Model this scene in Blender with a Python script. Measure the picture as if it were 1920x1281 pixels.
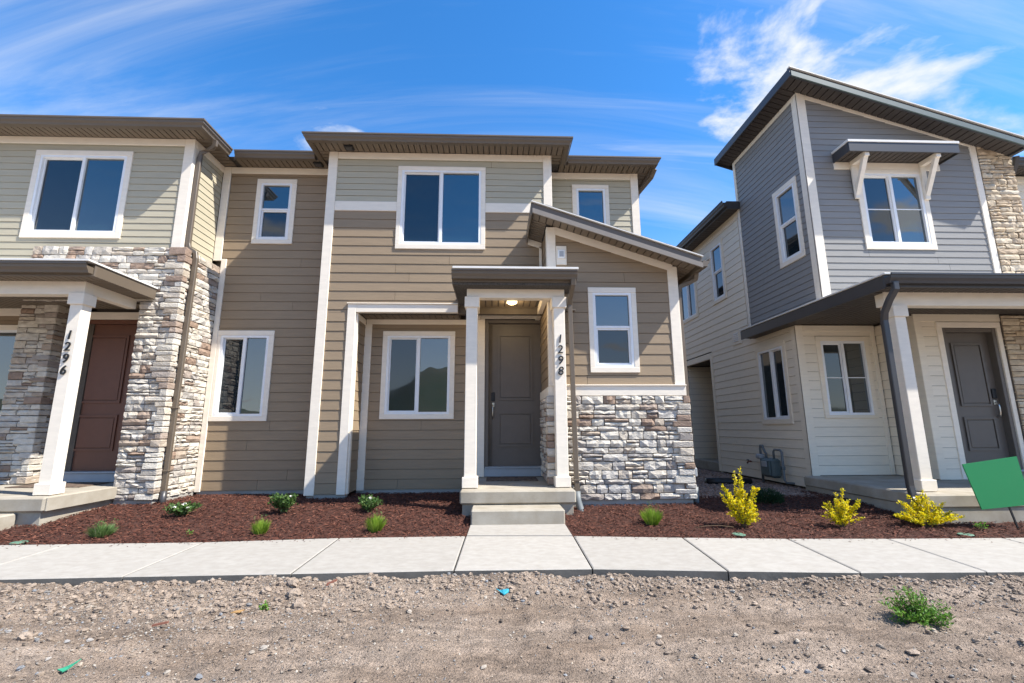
import bpy, math, random
from mathutils import Vector, Matrix, noise
R = math.radians
rnd = random.Random(11)
for o in list(bpy.data.objects):
    bpy.data.objects.remove(o)
S = bpy.context.scene
COL = S.collection

# ------------------------------------------------------------------ camera
PITCH, YAW, ROLL, FPX = .185554805, .0370993753, -.00385423453, 862.931
cy, sy, cp, sp, cr, sr = math.cos(YAW), math.sin(YAW), math.cos(PITCH), math.sin(PITCH), math.cos(ROLL), math.sin(ROLL)
Mw = (Matrix(((cr, -sr, 0), (sr, cr, 0), (0, 0, 1))) @ Matrix(((1, 0, 0), (0, cp, sp), (0, -sp, cp)))
      @ Matrix(((1, 0, 0), (0, 0, -1), (0, 1, 0))) @ Matrix(((cy, -sy, 0), (sy, cy, 0), (0, 0, 1))))
cd = bpy.data.cameras.new('camera')
cam = bpy.data.objects.new('camera', cd)
COL.objects.link(cam)
rx, ry, rz = Vector(Mw[0]), -Vector(Mw[1]), -Vector(Mw[2])
cam.matrix_world = Matrix(((rx.x, ry.x, rz.x, 0), (rx.y, ry.y, rz.y, 0), (rx.z, ry.z, rz.z, 1.15), (0, 0, 0, 1)))
cd.sensor_width = 36
cd.lens = FPX * 36 / 1920
cd.clip_start = .05
cd.clip_end = 20000
S.camera = cam

# ------------------------------------------------------------------ light
SUN = Vector((.75, -.272, 1)).normalized()           # towards the sun
ELEV = math.asin(SUN.z)
AZ = math.atan2(SUN.x, SUN.y)
ld = bpy.data.lights.new('sun', 'SUN')
ld.energy = 5.0
ld.angle = R(.53)
ld.color = (1, .955, .88)
sun = bpy.data.objects.new('sun', ld)
COL.objects.link(sun)
sun.location = (30, -12, 40)
sun.rotation_euler = SUN.to_track_quat('Z', 'Y').to_euler()
S.view_settings.view_transform = 'Standard'
S.view_settings.look = 'None'
S.view_settings.exposure = .95
S.view_settings.gamma = 1
S.view_settings.use_curve_mapping = False

world = bpy.data.worlds.new('World')
S.world = world
world.use_nodes = True
wn, wl = world.node_tree.nodes, world.node_tree.links
bg = wn['Background']
bg.inputs['Strength'].default_value = .11
sky = wn.new('ShaderNodeTexSky')
sky.sky_type = 'NISHITA'
sky.sun_disc = False
sky.sun_elevation = ELEV
sky.sun_rotation = AZ
sky.altitude = 1400
sky.air_density = 1.0
sky.dust_density = .3
sky.ozone_density = 3.0


def wmath(op, a, b=None):
    n = wn.new('ShaderNodeMath')
    n.operation = op
    for i, v in enumerate((a, b)):
        if v is None:
            continue
        if isinstance(v, (int, float)):
            n.inputs[i].default_value = v
        else:
            wl.new(v, n.inputs[i])
    return n.outputs[0]


hs = wn.new('ShaderNodeHueSaturation')
hs.inputs['Saturation'].default_value = 1.29
hs.inputs['Value'].default_value = 1.52
wl.new(sky.outputs[0], hs.inputs['Color'])
tc = wn.new('ShaderNodeTexCoord')
sx = wn.new('ShaderNodeSeparateXYZ')
wl.new(tc.outputs['Generated'], sx.inputs[0])
zz = wmath('ADD', wmath('MAXIMUM', sx.outputs[2], 0.0), .22)
px, py = wmath('DIVIDE', sx.outputs[0], zz), wmath('DIVIDE', sx.outputs[1], zz)


def cloud(scx, scy, rot, off, scale, detail, rough, dist, lo, hi):
    cb = wn.new('ShaderNodeCombineXYZ')
    wl.new(px, cb.inputs[0])
    wl.new(py, cb.inputs[1])
    mp = wn.new('ShaderNodeMapping')
    mp.inputs['Rotation'].default_value = (0, 0, R(rot))
    mp.inputs['Scale'].default_value = (scx, scy, 1)
    mp.inputs['Location'].default_value = off
    wl.new(cb.outputs[0], mp.inputs[0])
    nz = wn.new('ShaderNodeTexNoise')
    nz.inputs['Scale'].default_value = scale
    nz.inputs['Detail'].default_value = detail
    nz.inputs['Roughness'].default_value = rough
    nz.inputs['Distortion'].default_value = dist
    wl.new(mp.outputs[0], nz.inputs['Vector'])
    mr = wn.new('ShaderNodeMapRange')
    mr.interpolation_type = 'SMOOTHSTEP'
    mr.inputs['From Min'].default_value = lo
    mr.inputs['From Max'].default_value = hi
    wl.new(nz.outputs[0], mr.inputs[0])
    return mr.outputs[0]


wisps = cloud(.42, 1.9, -14, (12.458, 14.836, 0), 1.15, 9, .60, .9, .44, .84)       # thin cirrus
streak = cloud(.30, 3.2, -9, (15.904, 18.849, 0), 1.6, 7, .55, .5, .56, .84)      # longer bands
puffs = cloud(1.0, 1.5, 25, (9.884, 11.814, 0), 1.45, 9, .56, .35, .572, .665)    # small cumulus
low = wn.new('ShaderNodeMapRange')                                          # white haze near the horizon
low.interpolation_type = 'SMOOTHSTEP'
low.inputs['From Min'].default_value = .45
low.inputs['From Max'].default_value = .02
wl.new(sx.outputs[2], low.inputs[0])
amt = wmath('MINIMUM', wmath('MAXIMUM', wmath('MAXIMUM', wmath('MULTIPLY', wisps, .8), wmath('MAXIMUM', wmath('MULTIPLY', streak, .8), wmath('MULTIPLY', puffs, .97))),
                             wmath('MULTIPLY', low.outputs[0], .75)), 1.0)
mixc = wn.new('ShaderNodeMixRGB')
mixc.inputs['Color2'].default_value = (4.6, 4.75, 4.9, 1)
wl.new(amt, mixc.inputs['Fac'])
wl.new(hs.outputs[0], mixc.inputs['Color1'])
wl.new(mixc.outputs[0], bg.inputs['Color'])

# ------------------------------------------------------------------ materials
def mat(name, col, rough=.7, var=.12, vscale=6.0, stretch=(1, 1, 1), bump=.0, bscale=60.0, objvar=0.0, metal=0.0, spec=.4,
        col2=None, island=False, ramp=None, bdist=.004):
    m = bpy.data.materials.new(name)
    m.use_nodes = True
    n, l = m.node_tree.nodes, m.node_tree.links
    b = n['Principled BSDF']
    b.inputs['Roughness'].default_value = rough
    b.inputs['Metallic'].default_value = metal
    b.inputs['Specular IOR Level'].default_value = spec
    g = n.new('ShaderNodeNewGeometry')
    mp = n.new('ShaderNodeMapping')
    mp.inputs['Scale'].default_value = stretch
    l.new(g.outputs['Position'], mp.inputs[0])
    nz = n.new('ShaderNodeTexNoise')
    nz.inputs['Scale'].default_value = vscale
    nz.inputs['Detail'].default_value = 6
    nz.inputs['Roughness'].default_value = .6
    l.new(mp.outputs[0], nz.inputs['Vector'])
    mx = n.new('ShaderNodeMixRGB')
    c2 = col2 or tuple(c * (1 - 1.6 * var) for c in col)
    c1 = col if col2 else tuple(min(1, c * (1 + var)) for c in col)
    mx.inputs['Color1'].default_value = (*c1, 1)
    mx.inputs['Color2'].default_value = (*c2, 1)
    mr = n.new('ShaderNodeMapRange')
    mr.inputs['From Min'].default_value = .3
    mr.inputs['From Max'].default_value = .7
    l.new(nz.outputs[0], mr.inputs[0])
    l.new(mr.outputs[0], mx.inputs['Fac'])
    out = mx.outputs[0]
    if ramp:
        rp = n.new('ShaderNodeValToRGB')
        rp.color_ramp.interpolation = 'LINEAR'
        els = rp.color_ramp.elements
        els[0].position, els[0].color = ramp[0][0], (*ramp[0][1], 1)
        els[1].position, els[1].color = ramp[1][0], (*ramp[1][1], 1)
        for p, c in ramp[2:]:
            e = els.new(p)
            e.color = (*c, 1)
        if island:
            l.new(g.outputs['Random Per Island'], rp.inputs[0])
        else:
            oi = n.new('ShaderNodeObjectInfo')
            l.new(oi.outputs['Random'], rp.inputs[0])
        mu = n.new('ShaderNodeMixRGB')
        mu.blend_type = 'MULTIPLY'
        mu.inputs['Fac'].default_value = 1
        l.new(rp.outputs[0], mu.inputs['Color1'])
        l.new(out, mu.inputs['Color2'])
        out = mu.outputs[0]
    if objvar:
        oi = n.new('ShaderNodeObjectInfo')
        m2 = n.new('ShaderNodeMapRange')
        m2.inputs['To Min'].default_value = 1 - objvar
        m2.inputs['To Max'].default_value = 1 + objvar
        l.new(oi.outputs['Random'], m2.inputs[0])
        h = n.new('ShaderNodeHueSaturation')
        l.new(m2.outputs[0], h.inputs['Value'])
        l.new(out, h.inputs['Color'])
        out = h.outputs[0]
    l.new(out, b.inputs['Base Color'])
    if bump:
        n2 = n.new('ShaderNodeTexNoise')
        n2.inputs['Scale'].default_value = bscale
        n2.inputs['Detail'].default_value = 5
        l.new(mp.outputs[0], n2.inputs['Vector'])
        bp = n.new('ShaderNodeBump')
        bp.inputs['Strength'].default_value = bump
        bp.inputs['Distance'].default_value = bdist
        l.new(n2.outputs[0], bp.inputs['Height'])
        l.new(bp.outputs[0], b.inputs['Normal'])
    return m


GR = (1, 1, 9)
M = {}
M['brown'] = mat('brown_siding_paint', (.280, .206, .130), .62, .05, 3.5, GR, .35, 12, .035)
M['light'] = mat('sage_siding_paint', (.435, .388, .282), .62, .04, 3.5, GR, .3, 12, .03)
M['grey'] = mat('grey_siding_paint', (.240, .232, .220), .6, .04, 3.5, GR, .3, 12, .03)
M['beige'] = mat('beige_siding_paint', (.80, .705, .555), .6, .04, 3.5, GR, .3, 12, .03)
M['trim'] = mat('cream_trim_paint', (.82, .735, .61), .55, .04, 5, (1, 1, 4), .25, 25, .015)
M['back'] = mat('wall_sheathing', (.12, .10, .08), .9)
M['eave'] = mat('brown_metal', (.128, .100, .072), .42, .04, 4, spec=.5)
M['eavedark'] = mat('charcoal_metal', (.045, .043, .045), .38, .05, 4, spec=.5)
M['soffit'] = mat('brown_soffit', (.175, .138, .100), .55, .05, 5, objvar=.04)
M['soffitdark'] = mat('charcoal_soffit', (.060, .050, .044), .55, .05, 5, objvar=.05)
M['flash'] = mat('pale_roof_flashing', (.70, .68, .64), .4, .04, 6)
M['shingle'] = mat('asphalt_shingle', (.09, .082, .075), .95, .3, 40, bump=.6, bscale=150)
M['vinyl'] = mat('white_vinyl', (.80, .80, .79), .4, .02)
M['doorgrey'] = mat('dark_grey_door_paint', (.125, .106, .090), .45, .04, 8, bump=.08, bscale=200)
M['doorbrown'] = mat('brown_door_paint', (.15, .062, .038), .45, .05, 8, bump=.08, bscale=200)
M['dark'] = mat('black_metal', (.012, .012, .013), .45, .05)
M['steel'] = mat('satin_nickel', (.55, .53, .49), .28, .03, metal=1.0)
M['conc'] = mat('concrete', (.38, .345, .285), .85, .09, 3.4, bump=.35, bscale=90, col2=(.265, .228, .172))
M['walk'] = mat('sidewalk_concrete', (.352, .330, .296), .85, .05, 11, (1, 1.6, 1), .35, 160, .04, col2=(.290, .268, .236))
M['walkside'] = mat('dark_concrete_edge', (.115, .11, .10), .9, .15, 5, bump=.4, bscale=50)  # slab sides, darker than the walking surface
M['found'] = mat('foundation_concrete', (.34, .32, .285), .9, .1, 3, bump=.3, bscale=60)
M['mortar'] = mat('grey_mortar', (.17, .138, .112), .95, .2, 30, bump=.5, bscale=120)
M['stone'] = mat('white_ledgestone', (.92, .90, .87), .85, .16, 9, (1, 1, 1.8), .8, 34, bdist=.012, col2=(.62, .59, .55), ramp=[
    (0, (.72, .68, .61)), (1, (.68, .65, .60)), (.28, (.76, .715, .63)), (.46, (.60, .575, .54)), (.60, (.70, .63, .53)), (.71, (.46, .44, .42)),
    (.80, (.40, .29, .22)), (.87, (.34, .25, .20)), (.92, (.58, .50, .41))])
M['tanstone'] = mat('tan_ledgestone', (.95, .92, .88), .85, .14, 9, (1, 1, 1.8), .7, 34, bdist=.01, col2=(.66, .62, .56), ramp=[
    (0, (.66, .56, .42)), (1, (.60, .52, .41)), (.3, (.74, .65, .51)), (.5, (.55, .44, .32)), (.7, (.68, .55, .39)), (.85, (.48, .38, .28)),
    (.93, (.70, .63, .52))])
M['stonei'] = M['stone'].copy()
ns_ = M['stonei'].node_tree
gi_ = [q for q in ns_.nodes if q.type == 'NEW_GEOMETRY'][0]
rp_ = [q for q in ns_.nodes if q.type == 'VALTORGB'][0]
ns_.links.new(gi_.outputs['Random Per Island'], rp_.inputs[0])
M['mulch'] = mat('dark_mulch', (.075, .028, .018), .95, .4, 30, bump=1, bscale=90, bdist=.02)
M['chip'] = mat('bark_chips', (.9, .9, .9), .9, .15, 20, island=True, ramp=[
    (0, (.042, .013, .008)), (1, (.235, .095, .060)), (.5, (.092, .028, .016)), (.8, (.130, .043, .025)), (.93, (.19, .072, .042))])
def dirtmat():
    m = mat('dry_dirt', (.395, .312, .245), .97, .2, 1.1, (.8, 2.4, 1), 0, 50, col2=(.235, .170, .122))
    n, l = m.node_tree.nodes, m.node_tree.links
    b = n['Principled BSDF']
    src = b.inputs['Base Color'].links[0].from_socket
    g = [q for q in n if q.type == 'NEW_GEOMETRY'][0]
    def noise_(scale, det, lo, hi, a0, a1, st=(1, 1, 1)):
        mp = n.new('ShaderNodeMapping')
        mp.inputs['Scale'].default_value = st
        l.new(g.outputs['Position'], mp.inputs[0])
        q = n.new('ShaderNodeTexNoise')
        q.inputs['Scale'].default_value = scale
        q.inputs['Detail'].default_value = det
        q.inputs['Roughness'].default_value = .7
        l.new(mp.outputs[0], q.inputs['Vector'])
        r = n.new('ShaderNodeMapRange')
        for k, v in zip(('From Min', 'From Max', 'To Min', 'To Max'), (lo, hi, a0, a1)):
            r.inputs[k].default_value = v
        l.new(q.outputs[0], r.inputs[0])
        return q, r.outputs[0]
    q1, fine = noise_(75, 6, .33, .60, .60, 1.15)
    q2, patch = noise_(4.0, 8, .36, .64, .64, 1.24, (.55, 2.4, 1))
    mu = n.new('ShaderNodeMath')
    mu.operation = 'MULTIPLY'
    l.new(fine, mu.inputs[0])
    l.new(patch, mu.inputs[1])
    h = n.new('ShaderNodeHueSaturation')
    l.new(mu.outputs[0], h.inputs['Value'])
    l.new(src, h.inputs['Color'])
    l.new(h.outputs[0], b.inputs['Base Color'])
    vo = n.new('ShaderNodeTexVoronoi')
    vo.inputs['Scale'].default_value = 95
    l.new(g.outputs['Position'], vo.inputs['Vector'])
    b1 = n.new('ShaderNodeBump')
    b1.inputs['Strength'].default_value = .9
    b1.inputs['Distance'].default_value = .012
    b1.invert = True
    l.new(vo.outputs['Distance'], b1.inputs['Height'])
    b2 = n.new('ShaderNodeBump')
    b2.inputs['Strength'].default_value = .9
    b2.inputs['Distance'].default_value = .02
    l.new(q1.outputs[0], b2.inputs['Height'])
    l.new(b1.outputs[0], b2.inputs['Normal'])
    l.new(b2.outputs[0], b.inputs['Normal'])
    return m


M['dirt'] = dirtmat()
M['pebble'] = mat('gravel_pebbles', (.95, .95, .95), .9, .12, 40, island=True, ramp=[
    (0, (.25, .195, .15)), (1, (.44, .41, .36)), (.35, (.29, .225, .17)), (.52, (.10, .08, .065)), (.6, (.21, .165, .13)), (.72, (.36, .315, .26)), (.82, (.16, .165, .175)), (.88, (.24, .25, .265)), (.95, (.42, .35, .27))])
M['rock'] = mat('dirt_crusted_rock', (.30, .235, .182), .95, .2, 14, bump=1, bscale=60, bdist=.015)
M['redgravel'] = mat('pinkish_gravel', (.95, .95, .95), .9, .15, 30, island=True, ramp=[
    (0, (.22, .15, .115)), (1, (.40, .29, .23)), (.4, (.28, .195, .15)), (.75, (.33, .235, .19))])
M['yellow'] = mat('yellow_leaves', (1, 1, 1), .55, .05, 30, island=True, ramp=[
    (0, (.80, .64, .010)), (1, (.20, .25, .012)), (.4, (.86, .71, .010)), (.72, (.88, .74, .015)), (.84, (.55, .54, .014))])
M['green'] = mat('green_leaves', (1, 1, 1), .5, .05, 30, island=True, ramp=[
    (0, (.045, .10, .022)), (1, (.20, .28, .09)), (.5, (.075, .155, .035)), (.8, (.12, .22, .055))])
M['lime'] = mat('lime_blades', (1, 1, 1), .55, .05, 30, island=True, ramp=[
    (0, (.16, .27, .03)), (1, (.34, .40, .09)), (.5, (.24, .37, .04)), (.8, (.30, .45, .05))])
M['sage'] = mat('sage_blades', (1, 1, 1), .6, .05, 30, island=True, ramp=[
    (0, (.09, .16, .05)), (1, (.24, .25, .15)), (.5, (.13, .22, .06)), (.85, (.17, .26, .08))])
M['dkgreen'] = mat('dark_needles', (1, 1, 1), .6, .05, 30, island=True, ramp=[
    (0, (.012, .035, .014)), (1, (.04, .08, .03)), (.5, (.02, .055, .02))])
M['weed'] = mat('weed_leaves', (1, 1, 1), .55, .05, 30, island=True, ramp=[
    (0, (.07, .17, .02)), (1, (.20, .36, .05)), (.5, (.11, .26, .03))])
for k_ in ('yellow', 'green', 'lime', 'sage', 'weed', 'dkgreen'):
    n_, l_ = M[k_].node_tree.nodes, M[k_].node_tree.links
    b_ = n_['Principled BSDF']
    tr_ = n_.new('ShaderNodeBsdfTranslucent')
    l_.new(b_.inputs['Base Color'].links[0].from_socket, tr_.inputs['Color'])
    ms_ = n_.new('ShaderNodeMixShader')
    ms_.inputs[0].default_value = .38
    l_.new(b_.outputs[0], ms_.inputs[1])
    l_.new(tr_.outputs[0], ms_.inputs[2])
    l_.new(ms_.outputs[0], n_['Material Output'].inputs['Surface'])
M['flower'] = mat('white_petals', (.82, .80, .72), .6, .05)
M['stem'] = mat('brown_stems', (.13, .085, .045), .8, .1)
M['signgreen'] = mat('green_sign_sheet', (.008, .175, .055), .45, .01)
M['lid'] = mat('green_plastic_lid', (.10, .20, .14), .6, .1, 20)
M['meter'] = mat('grey_green_meter_paint', (.095, .13, .13), .5, .08, 12)
M['pipe'] = mat('grey_pipe_paint', (.15, .165, .17), .5, .08)
M['plastic'] = mat('grey_plastic_box', (.36, .38, .40), .5, .04)
M['raketrim'] = mat('sky_sheen_metal_trim', (.235, .205, .175), .4, .04)  # lighter than the eave metal: sky reflection painted into the base colour
M['matt'] = mat('brown_doormat', (.20, .14, .10), .95, .6, 22, (1, .5, 1), .5, 200, col2=(.03, .022, .018))
M['teal'] = mat('teal_plastic_scrap', (.03, .27, .36), .5, .1)
M['aqua'] = mat('green_plastic_scrap', (.04, .30, .17), .5, .1)
M['orange'] = mat('orange_scrap', (.34, .20, .08), .7, .1)
M['brickred'] = mat('red_brown_scrap', (.22, .09, .06), .8, .1)
M['hill'] = mat('green_hillside', (.05, .075, .035), .95, .3, .004, col2=(.11, .10, .06))


def glass(name, tint, ior, rough=.012, scale=2.2, st=.02):
    m = bpy.data.materials.new(name)
    m.use_nodes = True
    n, l = m.node_tree.nodes, m.node_tree.links
    b = n['Principled BSDF']
    b.inputs['Base Color'].default_value = (*tint, 1)
    b.inputs['Roughness'].default_value = rough
    b.inputs['IOR'].default_value = ior
    g = n.new('ShaderNodeNewGeometry')
    nz = n.new('ShaderNodeTexNoise')
    nz.inputs['Scale'].default_value = scale
    l.new(g.outputs['Position'], nz.inputs['Vector'])
    bp = n.new('ShaderNodeBump')
    bp.inputs['Strength'].default_value = st
    bp.inputs['Distance'].default_value = .05
    l.new(nz.outputs[0], bp.inputs['Height'])
    l.new(bp.outputs[0], b.inputs['Normal'])
    return m


M['glass'] = glass('window_glass', (.008, .022, .028), 2.35, .012, 1.3, .05)
M['screen'] = glass('screened_glass', (.010, .018, .024), 1.75, .03)
lamp = bpy.data.materials.new('lit_lamp_lens')
lamp.use_nodes = True
lb = lamp.node_tree.nodes['Principled BSDF']
lb.inputs['Base Color'].default_value = (.9, .85, .7, 1)
lb.inputs['Emission Color'].default_value = (1, .78, .42, 1)
lb.inputs['Emission Strength'].default_value = 2.2
M['lamp'] = lamp

# ------------------------------------------------------------------ helpers
WL = {}


def link(o, parent, c):
    COL.objects.link(o)
    base = Vector((0, 0, 0))
    if parent is not None:
        o.parent = parent
        base = WL[parent.name]
    o.location = Vector(c) - base
    WL[o.name] = Vector(c)
    return o


def mesh(name, v, f, m, smooth=False):
    me = bpy.data.meshes.new(name)
    me.from_pydata([tuple(p) for p in v], [], f)
    me.materials.append(m)
    if smooth:
        me.polygons.foreach_set('use_smooth', [True] * len(me.polygons))
    me.update()
    return me


def mk(name, v, f, m, parent=None, smooth=False):
    v = [Vector(p) for p in v]
    lo = Vector((min(p.x for p in v), min(p.y for p in v), min(p.z for p in v)))
    hi = Vector((max(p.x for p in v), max(p.y for p in v), max(p.z for p in v)))
    c = (lo + hi) / 2
    if parent is None:
        c.z = lo.z
    return link(bpy.data.objects.new(name, mesh(name, [p - c for p in v], f, m, smooth)), parent, c)


def inst(name, me, c, parent):
    return link(bpy.data.objects.new(name, me), parent, c)


def thing(name, loc, label, cat, group=None):
    o = bpy.data.objects.new(name, None)
    o.empty_display_size = .2
    link(o, None, loc)
    return tag(o, label, cat, group)


def tag(o, label, cat, group=None):
    o['label'] = label
    o['category'] = cat
    if group:
        o['group'] = group
    return o


def struct(o, kind='structure'):
    o['kind'] = kind
    return o


class Fr:
    """a wall plane: u runs along T, z up, d out along N"""
    def __init__(s, O, T, N):
        s.O, s.T, s.N = Vector(O), Vector(T), Vector(N)

    def p(s, u, z, d=0):
        return s.O + s.T * u + s.N * d + Vector((0, 0, z))


def front(Y):
    return Fr((0, Y, 0), (1, 0, 0), (0, -1, 0))


def sideL(X):       # faces -X, u = Y
    return Fr((X, 0, 0), (0, 1, 0), (-1, 0, 0))


def sideR(X):       # faces +X, u = Y
    return Fr((X, 0, 0), (0, 1, 0), (1, 0, 0))


QF = [(0, 1, 3, 2), (4, 6, 7, 5), (0, 4, 5, 1), (2, 3, 7, 6), (0, 2, 6, 4), (1, 5, 7, 3)]


def fixn(v, f):
    """make faces of a convex solid point outwards"""
    c = sum((Vector(p) for p in v), Vector()) / len(v)
    out = []
    for q in f:
        a, b, d = (Vector(v[q[i]]) for i in (0, 1, 2))
        n = (b - a).cross(d - a)
        m = sum((Vector(v[i]) for i in q), Vector()) / len(q)
        out.append(tuple(q) if n.dot(m - c) >= 0 else tuple(reversed(q)))
    return out


def hexa(p8):
    """p8 ordered by bits (u,z,d)"""
    return p8, fixn(p8, QF)


def box8(fr, u0, u1, z0, z1, d0, d1):
    return hexa([fr.p((u0, u1)[i & 1], (z0, z1)[i >> 1 & 1], (d0, d1)[i >> 2 & 1]) for i in range(8)])


def cham(lo, hi, b):
    """chamfered box vertices and faces, axis aligned"""
    c = [(a + d) / 2 for a, d in zip(lo, hi)]
    h = [(d - a) / 2 for a, d in zip(lo, hi)]
    b = min(b, .45 * min(h))
    v, idx = [], {}
    for sx_ in (-1, 1):
        for sy_ in (-1, 1):
            for sz_ in (-1, 1):
                for ax in range(3):
                    s = (sx_, sy_, sz_)
                    v.append(tuple(c[k] + s[k] * (h[k] if k == ax else h[k] - b) for k in range(3)))
                    idx[(sx_, sy_, sz_, ax)] = len(v) - 1
    f = []
    for ax in range(3):
        o1, o2 = (ax + 1) % 3, (ax + 2) % 3
        for s in (-1, 1):
            q = []
            for a, e in ((-1, -1), (1, -1), (1, 1), (-1, 1)):
                t = [0, 0, 0]
                t[ax], t[o1], t[o2] = s, a, e
                q.append(idx[(*t, ax)])
            f.append(tuple(q))
        for a in (-1, 1):
            for e in (-1, 1):
                q = []
                for s, k in ((-1, o1), (1, o1), (1, o2), (-1, o2)):
                    t = [0, 0, 0]
                    t[ax], t[o1], t[o2] = s, a, e
                    q.append(idx[(*t, k)])
                f.append(tuple(q))
    for sx_ in (-1, 1):
        for sy_ in (-1, 1):
            for sz_ in (-1, 1):
                f.append(tuple(idx[(sx_, sy_, sz_, k)] for k in range(3)))
    return v, fixn(v, f)


def cbox(name, x0, x1, y0, y1, z0, z1, m, parent, b=.005, smooth=False):
    v, f = cham((min(x0, x1), min(y0, y1), z0), (max(x0, x1), max(y0, y1), z1), b)
    return mk(name, v, f, m, parent, smooth)


def wbox(name, fr, u0, u1, z0, z1, d0, d1, m, parent, b=.004):
    v, f = cham((u0, z0, d0), (u1, z1, d1), b)
    v = [fr.p(*p) for p in v]
    return mk(name, v, fixn(v, f), m, parent)


def merge(parts):
    V, F_ = [], []
    for v, f in parts:
        o = len(V)
        V += [tuple(p) for p in v]
        F_ += [tuple(i + o for i in q) for q in f]
    return V, F_


def ring(fr, u0, u1, z0, z1, w, d0, d1):
    return merge([box8(fr, u0, u1, z1 - w, z1, d0, d1), box8(fr, u0, u1, z0, z0 + w, d0, d1),
                  box8(fr, u0, u0 + w, z0 + w, z1 - w, d0, d1), box8(fr, u1 - w, u1, z0 + w, z1 - w, d0, d1)])


jr = random.Random(77)


def siding(parent, fr, u0, u1, z0, z1, expo, m, holes=(), ztop=None, name='siding_board', phase=0.0):
    """one lap board object per course and clear run; holes are (u0,u1,z0,z1); ztop = (za, slope): top edge za+slope*(u-u0)"""
    wv, wf = [], []
    zmax = (lambda u: ztop[0] + ztop[1] * (u - u0)) if ztop else (lambda u: z1)
    a = z0 - phase
    while a < (max(zmax(u0), zmax(u1))) - .004:
        lo, hi = max(a, z0), a + expo - .005
        if hi - lo < .01:
            a += expo
            continue
        br = {u0, u1}
        for h in holes:
            if h[2] < hi and h[3] > lo:
                br |= {min(max(h[0], u0), u1), min(max(h[1], u0), u1)}
        if ztop and ztop[1]:
            for zc in (lo, hi):
                uc = u0 + (zc - ztop[0]) / ztop[1]
                if u0 < uc < u1:
                    br.add(uc)
        br = sorted(br)
        runs, cur = [], []
        for ua, ub in zip(br, br[1:]):
            if ub - ua < .004:
                continue
            um = (ua + ub) / 2
            segs = [(lo, hi)]
            for h in holes:
                if h[0] <= um <= h[1]:
                    ns = []
                    for s, e in segs:
                        if h[2] > s:
                            ns.append((s, min(e, h[2])))
                        if h[3] < e:
                            ns.append((max(s, h[3]), e))
                    segs = [q for q in ns if q[1] - q[0] > .004]
            here = []
            for s, e in segs:
                ta, tb = min(e, zmax(ua)), min(e, zmax(ub))
                if max(ta, tb) - s < .006:
                    continue
                ta, tb = max(ta, s + .001), max(tb, s + .001)
                dd = lambda z: .0135 - .0085 * (z - a) / expo
                here.append(hexa([fr.p(ua, s, -.006), fr.p(ub, s, -.006), fr.p(ua, ta, -.006), fr.p(ub, tb, -.006),
                                  fr.p(ua, s, dd(s)), fr.p(ub, s, dd(s)), fr.p(ua, ta, dd(ta)), fr.p(ub, tb, dd(tb))]))
            if here:
                cur += here
            elif cur:
                runs.append(cur)
                cur = []
        if cur:
            runs.append(cur)
        for r_ in runs:
            if len(r_) == 1 and jr.random() < .55:
                p8 = r_[0][0]
                L = (p8[1] - p8[0]).length
                if L > 1.3:
                    t = jr.uniform(.25, .75)
                    e = .0022 / L
                    lp = lambda a_, b_, q: a_.lerp(b_, q)
                    for q0, q1 in ((0, t - e), (t + e, 1)):
                        mk(name, *hexa([lp(p8[i - (i & 1)], p8[i - (i & 1) + 1], (q0, q1)[i & 1]) for i in range(8)]), m, parent)
                    continue
            mk(name, *merge(r_), m, parent)
        a += expo


def backing(house, fr, u0, u1, z0, z1, name='wall', t=.10, ztop=None, d=-.066):
    if ztop:
        za, zb = ztop[0], ztop[0] + ztop[1] * (u1 - u0)
    else:
        za = zb = z1
    v = [fr.p(u0, z0, d), fr.p(u1, z0, d), fr.p(u0, za, d), fr.p(u1, zb, d),
         fr.p(u0, z0, d - t), fr.p(u1, z0, d - t), fr.p(u0, za, d - t), fr.p(u1, zb, d - t)]
    return mk(name, *hexa(v), M['back'], house)


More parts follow.
